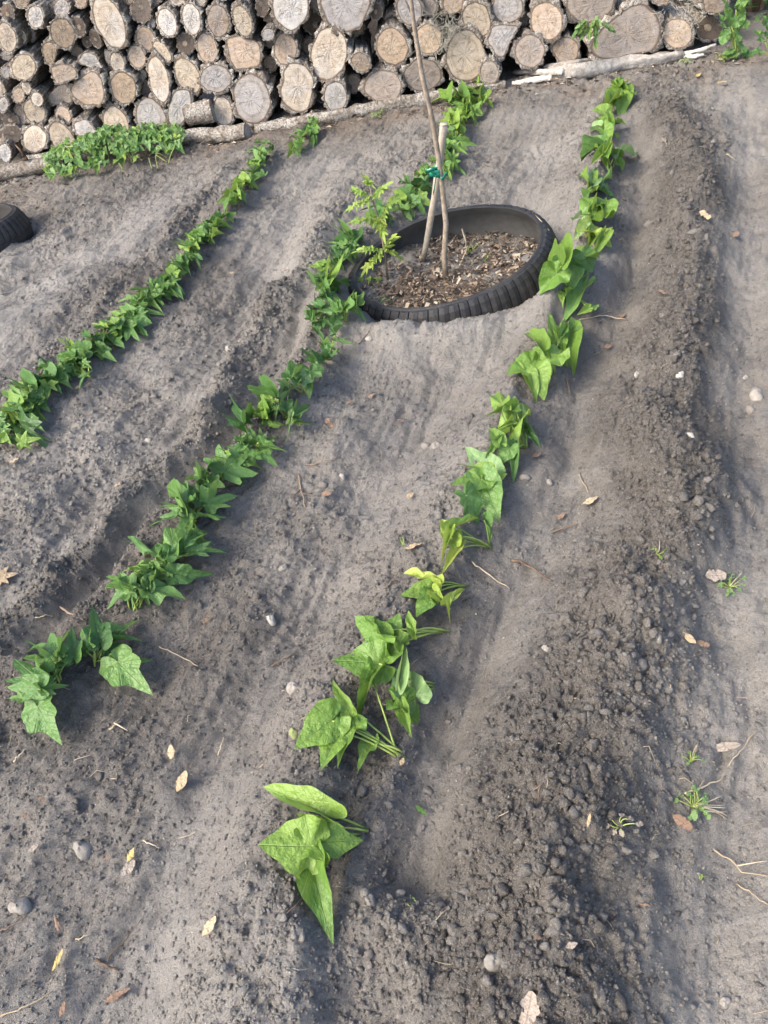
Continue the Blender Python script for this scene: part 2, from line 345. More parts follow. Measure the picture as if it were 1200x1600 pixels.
    litter = np.clip(1 - np.abs(back + .22) / .3, 0, 1) * np.clip(.45 + .5 * fbm(x, y, 4, 3, 90), 0, 1) + np.clip(1 - np.hypot((x + 1.75) / .5, (y - 4.2) / .6), 0, 1)
    return H, loose, np.clip(dry, 0, 1), np.clip(litter, 0, 1)
def axis(lo, hi, seg, far):
    a = [lo]
    while a[-1] < hi: a.append(a[-1] + seg(a[-1]))
    st = seg(lo) * 1.4; pre = []; v = lo
    while v > -far: v -= st; pre.append(v); st *= 1.5
    st = seg(hi) * 1.4; post = []; v = a[-1]
    while v < far: v += st; post.append(v); st *= 1.5
    return np.array(pre[::-1] + a + post)
gx = axis(-2.1, 2.75, lambda v: .0072 if -1.3 < v < 1.6 else .010, 250)
gy = axis(.12, 5.0, lambda v: .0048 if v < 1.5 else (.0075 if v < 2.8 else .0115), 250)
X, Y = np.meshgrid(gx, gy); Hh, Lo, Dr, Li = terrain(X.ravel(), Y.ravel())
Hg = Hh.reshape(len(gy), len(gx))
def hz(x, y):
    """height of the soil, read off the ground mesh"""
    x = np.atleast_1d(np.asarray(x, float)); y = np.atleast_1d(np.asarray(y, float))
    i = np.clip(np.searchsorted(gx, x) - 1, 0, len(gx) - 2); j = np.clip(np.searchsorted(gy, y) - 1, 0, len(gy) - 2)
    u = (x - gx[i]) / (gx[i + 1] - gx[i]); v = (y - gy[j]) / (gy[j + 1] - gy[j])
    return Hg[j, i] * (1 - u) * (1 - v) + Hg[j, i + 1] * u * (1 - v) + Hg[j + 1, i] * (1 - u) * v + Hg[j + 1, i + 1] * u * v
def at(px, py, h=0.0):
    """where the line of sight meets the soil (plus h above it)"""
    z = 0.0
    for _ in range(7):
        p = flat(px, py, z + h); z = 0.5 * z + 0.5 * float(hz(p[0], p[1])[0])
    p = flat(px, py, z + h); return p
def pxs(p): return float(np.dot(np.asarray(p) - CAM, FW)) / FOC      # metres per photo pixel there

nxg, nyg = len(gx), len(gy); idx = np.arange(nxg * nyg).reshape(nyg, nxg)
Fq = np.stack([idx[:-1, :-1], idx[:-1, 1:], idx[1:, 1:], idx[1:, :-1]], -1).reshape(-1, 4)
go = link('garden_soil', bigmesh('garden_soil', np.stack([X.ravel(), Y.ravel(), Hh], 1), Fq, SOIL, True, {'dry': Dr, 'litter': Li}))
tag(go, 'grey sandy garden soil raised in beds with trenches between', kind='structure')

# crumbs and clods of loose soil
def ico():
    t = (1 + 5 ** .5) / 2
    v = np.array([(-1,t,0),(1,t,0),(-1,-t,0),(1,-t,0),(0,-1,t),(0,1,t),(0,-1,-t),(0,1,-t),(t,0,-1),(t,0,1),(-t,0,-1),(-t,0,1)], float)
    f = np.array([(0,11,5),(0,5,1),(0,1,7),(0,7,10),(0,10,11),(1,5,9),(5,11,4),(11,10,2),(10,7,6),(7,1,8),(3,9,4),(3,4,2),(3,2,6),(3,6,8),(3,8,9),(4,9,5),(2,4,11),(6,2,10),(8,6,7),(9,8,1)])
    return v / np.linalg.norm(v[0]), f
IV, IF = ico()
OV = np.array([(1,0,0),(-1,0,0),(0,1,0),(0,-1,0),(0,0,1),(0,0,-1)], float); OF = np.array([(0,2,4),(2,1,4),(1,3,4),(3,0,4),(2,0,5),(1,2,5),(3,1,5),(0,3,5)])
def scatter(base, faces, P, S, jit=.3, flatz=.8):
    n = len(P); B = base[None] * (1 + jit * nr.standard_normal((n, len(base), 1)) * .8)
    B = B * (1 + .25 * nr.standard_normal((n, 1, 3))) ; q = nr.standard_normal((n, 4)); q /= np.linalg.norm(q, axis=1)[:, None]
    a, b, c, d = q.T
    R = np.stack([1-2*(c*c+d*d), 2*(b*c-a*d), 2*(b*d+a*c), 2*(b*c+a*d), 1-2*(b*b+d*d), 2*(c*d-a*b), 2*(b*d-a*c), 2*(c*d+a*b), 1-2*(b*b+c*c)], 1).reshape(n, 3, 3)
    V = np.einsum('nij,nkj->nki', R, B) * S[:, None, None]; V[:, :, 2] *= flatz
    V = V + P[:, None]; F = faces[None] + (np.arange(n) * len(base))[:, None, None]
    return V.reshape(-1, 3), F.reshape(-1, 3)
def spread(n, dens):
    out = []; tot = 0
    while tot < n:
        x = nr.uniform(-1.9, 2.5, n * 2); y = .12 + 4.7 * nr.random(n * 2) ** 1.5
        # keep what lies in the garden in front of the pile
        b = (x - WA[0]) * WN[0] + (y - WA[1]) * WN[1]
        side = np.abs(x - (.0 + .12 * y)) < .75 + .42 * y
        _, lo, dr, _ = terrain(x, y); tyre = np.hypot((x - TYC[0]) / .40, (y - TYC[1]) / .33) > 1.0
        k = (b < -.03) & side & tyre & (nr.random(n * 2) < dens(lo, dr)); out.append(np.stack([x, y], 1)[k]); tot += k.sum()
    p = np.concatenate(out)[:n]; h, lo, dr, _ = terrain(p[:, 0], p[:, 1]); return np.column_stack([p, h]), lo, dr
P, lo, dr = spread(26000, lambda l, d: np.clip(l * l * 1.0 + .10, 0, 1))
S = np.clip(.0022 * (1 - nr.random(len(P))) ** -.45, .002, .0092) * (.65 + .5 * lo); P[:, 2] += S * .1
V1, F1 = scatter(IV, IF, P, S, .27); d1 = np.repeat(np.clip(dr + .2 * nr.standard_normal(len(P)), 0, 1), 12)
P, lo, dr = spread(135000, lambda l, d: np.clip(l * .8 + .25, 0, 1))
S = np.clip(.0015 * (1 - nr.random(len(P))) ** -.45, .0014, .0042); P[:, 2] += S * .25
V2, F2 = scatter(OV, OF, P, S, .2); d2 = np.repeat(np.clip(dr + .22 * nr.standard_normal(len(P)), 0, 1), 6)
co = link('soil_clods', bigmesh('soil_clods', np.concatenate([V1, V2]), np.concatenate([F1, F2 + len(V1)]), SOIL, False, {'dry': np.concatenate([d1, d2]), 'litter': np.zeros(len(d1) + len(d2))}))
tag(co, 'crumbly grey brown soil clods strewn over the beds', 'soil clods', kind='stuff')
P, lo, dr = spread(1500, lambda l, d: np.full_like(l, .5))
S = nr.uniform(.0008, .0024, len(P)); P[:, 2] += S * .2
V1, F1 = scatter(OV, OF, P, S, .2); tag(link('pale_grit', bigmesh('pale_grit', V1, F1, PSTONE, True)), 'tiny pale grit and shell crumbs sprinkled over the soil', 'grit', kind='stuff')
# short straws and root hairs
P, lo, dr = spread(520, lambda l, d: np.full_like(l, .5))
V = []; F = []
for p in P:
    L = rnd.uniform(.008, .035); a = rnd.uniform(0, 6.28); r = rnd.uniform(.0004, .0010)
    d = np.array([math.cos(a), math.sin(a), 0]) * L; m = p + d * .5 + np.array([rnd.gauss(0, .15) * L, rnd.gauss(0, .15) * L, .004])
    e = p + d; e[2] = hz(e[0], e[1])[0] + .001
    v, f = tube([p + [0, 0, .001], m, e], [r, r, r * .6], 3, cap=False); F += [tuple(i + len(V) for i in q) for q in f]; V += v
tag(link('root_hairs', mesh('root_hairs', V, F, STRAW)), 'short pale root hairs and straw bits on the soil', 'straw bits', kind='stuff')
# dry litter along the foot of the pile
V = []; F = []; TN = []
for i in range(1500):
    if i < 750: u = rnd.uniform(-.4, 4.1); bk = rnd.gauss(-.15, .10)
    else: u = rnd.gauss(-.05, .35); bk = rnd.uniform(-1.0, .0)
    q = WA + WD * u + WN * bk; s = rnd.uniform(.006, .02); a = rnd.uniform(0, 6.28); ca, sa = math.cos(a) * s, math.sin(a) * s * 1
    z = float(hz(q[0], q[1])[0]) + .004; t = rnd.gauss(0, .4) * s; n = len(V)
    TN += [rnd.random() ** 1.3] * 4; V += [(q[0] - ca, q[1] - sa, z), (q[0] + sa * .4, q[1] - ca * .4, z + abs(t)), (q[0] + ca, q[1] + sa, z + t * .3 + .002), (q[0] - sa * .4, q[1] + ca * .4, z + .003)]
    F += [(n, n + 1, n + 2), (n, n + 2, n + 3)]
tag(link('leaf_litter', mesh('leaf_litter', V, F, CHIP, False, {'tone': TN})), 'brown dry leaf litter along the foot of the woodpile', 'leaf litter', kind='stuff')

# ------------------------------------------------------------------ the woodpile
def wallpt(px, py, off=0.0):
    """point of the pile's sawn front, off metres forward of it"""
    r = ray(px, py); n3 = np.array([WN[0], WN[1], 0]); w0 = np.array([WA[0], WA[1], 0]) - n3 * off
    return CAM + r * (((w0 - CAM) @ n3) / (r @ n3))
def E(cx, cy, a, b, ang=0):
    t = np.linspace(0, 2 * math.pi, 32, endpoint=False); s, c = math.sin(math.radians(ang)), math.cos(math.radians(ang))
    u, v = a * np.cos(t), b * np.sin(t); return [(cx + uu * c + vv * s, cy - uu * s + vv * c) for uu, vv in zip(u, v)]
def Pg(*p):
    p = np.array(p, float); q = np.concatenate([p, p[:1]]); d = np.hypot(*np.diff(q, axis=0).T); s = np.concatenate([[0], np.cumsum(d)])
    t = np.linspace(0, s[-1], 32, endpoint=False); x = np.interp(t, s, q[:, 0]); y = np.interp(t, s, q[:, 1])
    x = (np.roll(x, 1) + 2 * x + np.roll(x, -1)) / 4; y = (np.roll(y, 1) + 2 * y + np.roll(y, -1)) / 4
    return list(zip(x, y))
# outline seen on the front, forward offset, kind of face
LOGS = [
 (E(11.5,20,10.5,15,8),-.03,'dark'),(E(34,2,11,11),-.02,'brown'),(E(56,26,13,19,8),.02,'white'),(E(97,12,12,15),.0,'grey'),(E(76,17,9,12,10),-.06,'grey'),
 (E(126,0,10,13),0,'brown'),(E(11,58,14.5,25,15),.03,'pale'),(E(34,58,7,12,15),-.03,'pale'),(E(49,55,6,10,10),-.1,'grey'),(E(98,52,18,26,20),.02,'orange'),
 (E(122,42,10,16,25),.01,'dark'),(E(136,65,7,9,10),-.03,'dark'),(E(149,61,7,14,25),0,'dark'),(E(171,34,22,45,22),.03,'pale'),
 (Pg((66,69),(78,64),(89,75),(83,104),(72,98),(67,83)),0,'orange'),(E(37,105,20,21),.03,'yellow'),
 (Pg((80,105),(95,99),(112,103),(120,113),(119,124),(105,127),(90,132),(83,122)),.05,'brown'),(Pg((121,96),(132,80),(150,85),(164,113),(140,106),(128,101)),.0,'white'),
 (Pg((164,77),(175,80),(170,103),(164,93)),-.03,'pale'),(E(183,97,11,17,15),.01,'pale'),
 (Pg((107,136),(125,122),(143,110),(157,117),(163,135),(164,150),(158,165),(142,165),(132,166),(117,158),(108,143)),.03,'brown'),
 (Pg((72,150),(92,133),(106,130),(114,160),(98,165),(78,163)),-.04,'plain'),(E(193,137,21,27,15),.02,'orange'),(E(41,136,7,11,25),0,'pale'),(E(29,149,9.5,12,5),0,'brown'),
 (E(58,155,9,12,20),.03,'pale'),(E(54,173,17,22,22),.0,'yellow'),(E(32,180,10,16,10),-.02,'brown'),(E(5,163,8,12),.02,'white'),(E(2,140,6,13,12),-.02,'pale'),(E(9,113,8,10),-.07,'grey'),
 (E(16,187,10,14,35),.0,'dark'),(E(19,210,14,13),.02,'dark'),(E(54,217,20,22),.02,'pale'),(E(97,217,18,30,30),.02,'yellow'),(E(98,182,13,17,10),.0,'brown'),
 (Pg((114,193),(133,185),(145,197),(157,215),(145,210),(130,217),(117,210)),.05,'white'),(E(181,194,20,30,18),.01,'yellow'),(E(8,239,9,16,10),.08,'white'),
 (E(221,16,16,20,5),0,'dark'),(E(236,36,6.5,9),-.02,'white'),(E(261,35,16,23,20),.02,'white'),(E(274,24,6,10,15),-.03,'pale'),(E(299,29,14.5,26,12),.02,'white'),
 (E(277,-2,12,11),0,'pale'),(E(310,0,12,11),0,'pale'),(E(341,32,17,27,8),.01,'brown'),(E(379,33,13.5,27,18),.02,'yellow'),(E(228,60,14,20,15),0,'brown'),(E(253,81,11,21,35),.02,'yellow'),
 (E(290,68,14,16,10),0,'dark'),(E(324,75,16,25,15),.01,'brown'),(E(214,88,14,19,20),.0,'brown'),(E(248,124,16,37,14),.03,'pale'),(E(293,118,19,31,28),.02,'yellow'),(E(337,123,26,23),.03,'grey'),
 (Pg((352,60),(368,54),(388,58),(404,66),(411,82),(408,102),(392,106),(378,110),(366,106),(358,90)),.01,'brown'),(E(221,117,8,10),-.05,'grey'),(E(227,137,9,11),-.06,'plain'),
 (E(236,184,23,32,15),.01,'grey'),(E(280,167,17,32,-18),.03,'white'),(E(348,173,15,24,15),.02,'pale'),(E(393,155,29,40,8),.03,'grey'),
 (Pg((452,98),(465,97),(480,103),(490,118),(490,140),(484,160),(482,172),(470,180),(452,172),(440,158),(437,140),(443,125),(440,108)),.03,'pale'),
 (E(446,76,18,27,5),.0,'brown'),(E(419,54,10,10),.06,'grey'),(E(410,7,10,19),-.03,'dark'),(E(454,8,28,40),.02,'white'),(E(540,6,38,43),.03,'grey'),(E(514,85,29,42,-5),.03,'pale'),
 (E(564,97,14,17,20),.06,'brown'),(E(588,18,9.5,13),-.02,'dark'),(E(613,73,25,30,10),.0,'orange'),(E(524,151,18,25),.06,'white'),(E(599,135,30,27),.03,'plain'),(E(661,117,30,26),.0,'plain'),
 (E(670,60,21,25),.0,'orange'),(E(640,14,20,26,10),-.02,'grey'),(E(727,87,32,40,5),.03,'yellow'),(E(708,5,17,17),0,'orange'),(E(745,30,23,29,15),.02,'yellow'),
 (Pg((760,62),(769,40),(790,38),(812,40),(800,62),(785,92),(771,84)),.03,'grey'),(E(765,113,15,19),.10,'plain'),(E(793,10,25,27),.0,'grey'),(E(854,33,26,31,5),.01,'brown'),
 (E(828,80,24,27,-5),.02,'plain'),(E(884,78,21,21),.0,'brown'),(E(923,3,39,33),.0,'plain'),
 (Pg((919,75),(933,54),(958,29),(987,6),(1012,5),(1031,25),(1031,58),(1021,83),(992,86),(967,90),(937,92),(919,85)),.05,'plain'),
 (E(1058,52,23,24),.02,'brown'),(Pg((1098,-8),(1140,-6),(1137,12),(1122,22),(1099,20)),.02,'brown'),(E(1033,-4,15,12),0,'brown'),(E(1108,44,20,19),-.05,'dark'),
 (E(863,-12,20,15),-.04,'grey'),(E(668,12,16,14),-.06,'plain'),(E(498,-2,14,20),-.08,'grey'),(E(150,-4,12,12),-.05,'grey'),(E(11,85,9,9),-.06,'grey'),(E(200,-2,10,9),-.06,'brown'),(E(243,0,9,8),-.05,'brown'),(E(345,-10,16,12),-.03,'white'),(E(380,2,10,9),-.05,'grey'),(E(612,32,13,14),-.12,'plain'),(E(690,75,12,20),-.12,'plain'),(E(765,72,12,14),-.14,'plain'),
]
LOOK = {'pale': 'pale cream', 'white': 'bleached whitish', 'yellow': 'yellowish', 'grey': 'weathered grey', 'brown': 'brown ringed', 'dark': 'dark hearted', 'orange': 'orange tinged', 'plain': 'dull brown'}
def make_log(W2, off, style, length, seed):
    """W2: outline in the pile's front plane (along, height)"""
    n = len(W2); c = W2.mean(0); base = np.array([WA[0], WA[1]]) - WN * off
    R = float(np.mean(np.hypot(*(W2 - c).T))); d = W2 - c
    th = np.arange(n); wob = 1 + .06 * fbm(np.cos(th / n * 6.283) * 2 + seed, np.sin(th / n * 6.283) * 2, 1, 3, seed % 50)
    grow = 1.03 + min(.010, R * .10) / R; d = d * wob[:, None] * grow
    o3 = np.array([base[0] + WD[0] * c[0], base[1] + WD[1] * c[0], c[1]])
    root = empty('log', o3)
    root.rotation_euler = (rnd.gauss(0, .015), 0, math.atan2(WD[1], WD[0]) + rnd.gauss(0, .05))
    t = min(.012, R * .14) / R                                      # bark thickness as a share
    inner = 1 - t - (.05 if R > .05 else 0) * 0; tx, tz = rnd.gauss(0, .04), rnd.gauss(0, .04)
    V = [(0, rnd.gauss(0, .002), 0)]; rad = [0.0]; F = []
    rings = (.22, .45, .68, .86, 1.0); hx, hz_ = rnd.gauss(0, .10), rnd.gauss(0, .10)
    for q in rings:
        for k in range(n):
            x, z = d[k] * q * inner; s = (1 - q)
            V.append((x + hx * R * s, tx * x + tz * z + .002 * math.sin(seed + k * 2.1 + q * 9), z + hz_ * R * s)); rad.append(q)
    V[0] = (hx * R, 0, hz_ * R)
    for k in range(n): F.append((0, 1 + k, 1 + (k + 1) % n))
    for r in range(len(rings) - 1):
        a, b = 1 + r * n, 1 + (r + 1) * n
        for k in range(n): F.append((a + k, b + k, b + (k + 1) % n, a + (k + 1) % n))
    F = [tuple(reversed(f)) for f in F]
    f_ = link('cut_face', mesh('cut_face', V, F, ENDS[style], True, {'rad': rad}), root)
    # bark sleeve: front lip, then the side running back into the pile
    N = n * 2; ang = np.linspace(0, 2 * math.pi, N, endpoint=False); dd = np.empty((N, 2)); dd[0::2] = d; dd[1::2] = (d + np.roll(d, -1, 0)) / 2
    V = []; F = []
    depth = [0, -.001, .006, .02, .045, .08, .13, .2, .3, .42, length]
    nr_ = dd / (np.hypot(*dd.T)[:, None] + 1e-9); ca, sa = np.cos(ang) * N * .09, np.sin(ang) * N * .09
    for j, y in enumerate(depth):
        rg = fbm(ca + seed, sa + y * 5.0 + seed, 1.0, 3, 5, .65)[:, None]
        if j == 0: q = dd * inner * .995; yy = np.full(N, .001)
        else: q = dd * (1 - .06 * min(1, y / .4)) + nr_ * (.016 if j > 1 else .013) * R / .1 * rg; yy = np.full(N, y)
        if j < 3: yy = yy + tx * q[:, 0] + tz * q[:, 1]
        V += [(a_, b_, c_) for a_, b_, c_ in zip(q[:, 0], yy, q[:, 1])]
    for j in range(len(depth) - 1):
        for k in range(N): F.append((j * N + k, (j + 1) * N + k, (j + 1) * N + (k + 1) % N, j * N + (k + 1) % N))
    F.append(tuple((len(depth) - 1) * N + k for k in range(N)))
    F = [tuple(reversed(f)) for f in F]
    link('bark', mesh('bark', V, F, BARK, True), root)
    return root, c, R
placed = []; info = []
for i, (out, off, st) in enumerate(LOGS):
    W2 = []
    for (px, py) in out:
        p = wallpt(px, py, off); W2.append(((p[:2] - (WA - WN * off)) @ WD, p[2]))
    W2 = np.array(W2); c = W2.mean(0)
    root, c, R = make_log(W2, off, st, .62, i * 7 + 3); placed.append((c[0], c[1], R)); ext = np.ptp(W2, axis=0)
    info.append((root, c, R, ext, st, isinstance(out, list) and len(out) == 32 and False))
# every log gets its own place in words: course by course, counted along the pile
courses = {}
for j, (root, c, R, ext, st, _) in enumerate(info):
    lv = 0 if c[1] - ext[1] / 2 < .10 else 1 + int((c[1] - .14) / .115)
    courses.setdefault(max(lv, 0), []).append((c[0], j))
cname = ['resting on the ground skids', 'in the second course', 'in the third course', 'in the fourth course', 'in the fifth course', 'in the sixth course', 'in the seventh course', 'in the top course']
ordn = ['leftmost', 'second', 'third', 'fourth', 'fifth', 'sixth', 'seventh', 'eighth', 'ninth', 'tenth'] + ['%d%s' % (k, {1: 'st', 2: 'nd', 3: 'rd'}.get(k % 10, 'th') if k // 10 != 1 else 'th') for k in range(11, 90)]
for lv, lst in courses.items():
    lst.sort()
    for q, (_, j) in enumerate(lst):
        root, c, R, ext, st, _ = info[j]; asp = ext[1] / ext[0]
        size = 'tiny' if R < .035 else 'small' if R < .055 else 'medium' if R < .085 else 'large' if R < .115 else 'huge'
        shape = 'tall oval' if asp > 1.35 else 'round' if asp > .85 else 'broad'
        place = ('leftmost' if q == 0 else ordn[q] + ' from left') + ' ' + cname[min(lv, 7)]
        tag(root, '%s %s %s log end, %s' % (size, LOOK[st], shape, place), 'log', 'logs stacked in the woodpile')
# the same pile going on above the picture's edge and beyond its left side
def topz(u):                                      # height of the picture's upper edge on the pile
    return .80 - .155 * u / 1.02
cnt = 0; upper = []
for tr in range(6000):
    r = rnd.uniform(.05, .115); u = rnd.uniform(-.9, 4.05); z = rnd.uniform(.1, 1.12)
    if u > -.25 and z - r < topz(u - .4) + .03: continue
    if u > 3.4: continue
    if u <= -.25 and z < r + .06: continue
    if any(math.hypot(u - a, z - b) < (r + q) * .97 for a, b, q in placed): continue
    t = np.linspace(0, 2 * math.pi, 32, endpoint=False)
    W2 = np.stack([u + r * np.cos(t), z + r * np.sin(t) * rnd.uniform(.85, 1.1)], 1)
    root, c, R = make_log(W2, rnd.uniform(-.05, .04), rnd.choice(list(ENDS)), .55, 900 + cnt); placed.append((u, z, r)); cnt += 1
    upper.append((u, root, R))
    if cnt > 60: break
for q, (u, root, R) in enumerate(sorted(upper, key=lambda e: e[0])):
    tag(root, '%s log end, %s from left along the upper edge of the woodpile' % ('small' if R < .07 else 'medium' if R < .095 else 'large', 'first' if q == 0 else ordn[q]), 'log', 'logs along the top of the woodpile')
# smaller logs set back in the gaps
gaps = []; seen = set()
for tr in range(9000):
    r = rnd.uniform(.024, .06); u = rnd.uniform(.02, 3.6); z = rnd.uniform(.06, .85)
    if z > topz(u - .4) + .02 or any(math.hypot(u - a, z - b) < q * .80 + r * .6 for a, b, q in placed) or any(math.hypot(u - a, z - b) < (r + q) * .95 for a, b, q in gaps): continue
    near_ = min(info, key=lambda e: math.hypot(e[1][0] - u, e[1][1] - z))
    side = 'left of' if u < near_[1][0] - .03 else 'right of' if u > near_[1][0] + .03 else 'above' if z > near_[1][1] else 'below'
    lb = near_[0]['label'].replace(' log end,', ',').split(',')
    lb = 'set-back log in the gap %s the%s log' % (side, lb[1].replace(' resting on the ground skids', ' bottom-course').replace(' in the', ''))
    if lb in seen: continue
    seen.add(lb); t = np.linspace(0, 2 * math.pi, 32, endpoint=False)
    root, c, R = make_log(np.stack([u + r * np.cos(t), z + r * np.sin(t)], 1), -rnd.uniform(.06, .16), rnd.choice(('plain', 'grey', 'brown', 'dark')), .45, 2000 + len(gaps)); gaps.append((u, z, r))
    tag(root, lb, 'log', 'logs set back in gaps of the woodpile')
    if len(gaps) > 46: break
# a log lying crosswise in the bottom course
def pole(name, pts, rads, mat, label, cat, n=14, rough=.12, group=None, end=None, sub=10):
    P = np.array(pts, float); t = np.linspace(0, len(P) - 1, sub); Q = np.stack([np.interp(t, range(len(P)), P[:, k]) for k in range(3)], 1); Rr = np.interp(t, range(len(P)), rads)
    o3 = Q[0].copy(); root = empty(name, o3)
    V, F = tube(Q - o3, Rr, n, rough, 60, cap=False); link('bark', mesh('bark', V, F, mat, True), root)
    for e, sgn in ((0, -1), (sub - 1, 1)):
        v = [V[e * n + k] for k in range(n)]; c = np.mean(v, axis=0); dirn = (Q[-1] - Q[0]) / np.linalg.norm(Q[-1] - Q[0]) * .002 * sgn
        v = [p + dirn for p in v] + [c + dirn]; f = [(k, (k + 1) % n, n) if sgn > 0 else ((k + 1) % n, k, n) for k in range(n)]
        link('cut_face', mesh('cut_face', v, f, end or ENDS['grey'], False, {'rad': [1] * n + [0]}), root)
    return tag(root, label, cat, group)
def wp(px, py, off): return wallpt(px, py, off)
pole('log', [wp(292,180,.02), wp(334,172,.02)], [.055, .06], BARK, 'brown mossy log lying crosswise between upright ends in the bottom course', 'log', group='logs stacked in the woodpile')
def gp(px, py, h): return at(px, py, h)
pole('skid_pole', [gp(-60,283,.03), gp(40,264,.035), gp(104,250,.03)], [.038,.04,.035], PBARK, 'pale skid pole under the left end of the woodpile', 'pole', group='skids under the woodpile', rough=.2)
pole('skid_pole', [gp(42,252,.045), gp(100,244,.045), gp(170,232,.04)], [.03,.034,.03], PBARK, 'speckled pale skid pole beside the leafy vine clump, under the logs', 'pole', group='skids under the woodpile', rough=.2)
pole('skid_pole', [gp(272,216,.03), gp(330,212,.03), gp(386,206,.03)], [.036,.04,.038], PBARK, 'short thick pale skid pole right of the leafy vine clump', 'pole', group='skids under the woodpile', rough=.25)
pole('skid_pole', [gp(400,203,.01), gp(520,183,.02), gp(640,160,.02), gp(790,132,.01)], [.03,.036,.034,.022], PBARK, 'long half-buried pale skid pole behind the sapling', 'pole', group='skids under the woodpile', rough=.3, sub=26)
tag(link('stake', mesh('stake', *tube([gp(46,266,-.02), gp(38,246,.10), wp(27,226,.06)], [.018,.017,.015], 6, .2), TWIG)), 'short dark broken stake leaning against the left end of the woodpile', 'stake')
# the whitish split branch in front of the right-hand logs
b0 = gp(866,112,.02); root = empty('fallen_branch', b0)
def bpart(nm, pts, rads, mat=PBARK, n=9):
    t_ = np.linspace(0, len(pts) - 1, 16); pq = np.stack([np.interp(t_, range(len(pts)), np.array(pts)[:, k]) for k in range(3)], 1); v, f = tube(pq - b0, np.interp(t_, range(len(pts)), rads), n, .38, 9); link(nm, mesh(nm, v, f, mat), root)
BLEACH = m_plain('bleached_wood', (0.20, 0.18, 0.155), (0.44, 0.415, 0.37), 38, 0.9, 0.012)
bpart('trunk_piece', [gp(858,113,.025), gp(900,112,.03), gp(960,102,.03), gp(1020,94,.028), gp(1068,86,.02)], [.03,.042,.036,.03,.018], BLEACH, 12)
bpart('splinter', [gp(803,113,.02), gp(835,112,.025), gp(880,112,.03)], [.012,.016,.014], BLEACH)
bpart('splinter', [gp(801,131,.01), gp(830,126,.012), gp(862,121,.02)], [.010,.014,.016], BLEACH)
bpart('splinter', [gp(850,106,.035), gp(900,97,.05), gp(935,93,.05)], [.012,.014,.008], BLEACH)
bpart('splinter', [gp(1060,87,.02), gp(1095,78,.03), gp(1119,70,.04)], [.014,.011,.006], BLEACH)
bpart('splinter', [gp(1062,89,.015), gp(1085,88,.015), gp(1100,85,.02)], [.011,.009,.005], BLEACH)
tag(root, 'whitish bleached split branch lying at the foot of the right-hand logs', 'branch')
# added unseen backing that keeps the log gaps dark, and shrubs behind the pile
uu = np.linspace(-12, 16, 60); vv = np.linspace(.75, 9, 14); V = []; F = []
for j, b in enumerate(vv):
    for i_, u in enumerate(uu):
        q = WA + WD * u + WN * b; t = min(1, (b - .75) / .5)
        V.append((q[0], q[1], -.05 + (.75 if u < 3.3 else max(.15, .75 - (u - 3.3) * .8)) * t + .06 * float(fbm(np.array(u), np.array(b), 1.3, 3, 3))))
for j in range(13):
    for i_ in range(59): F.append((j * 60 + i_, j * 60 + i_ + 1, (j + 1) * 60 + i_ + 1, (j + 1) * 60 + i_))
tag(link('gap_backing', mesh('gap_backing', V, F, SOIL, True, {'dry': [.1] * len(V), 'litter': [.6] * len(V)})), 'low dark backing added unseen behind the woodpile to darken its gaps', kind='structure')

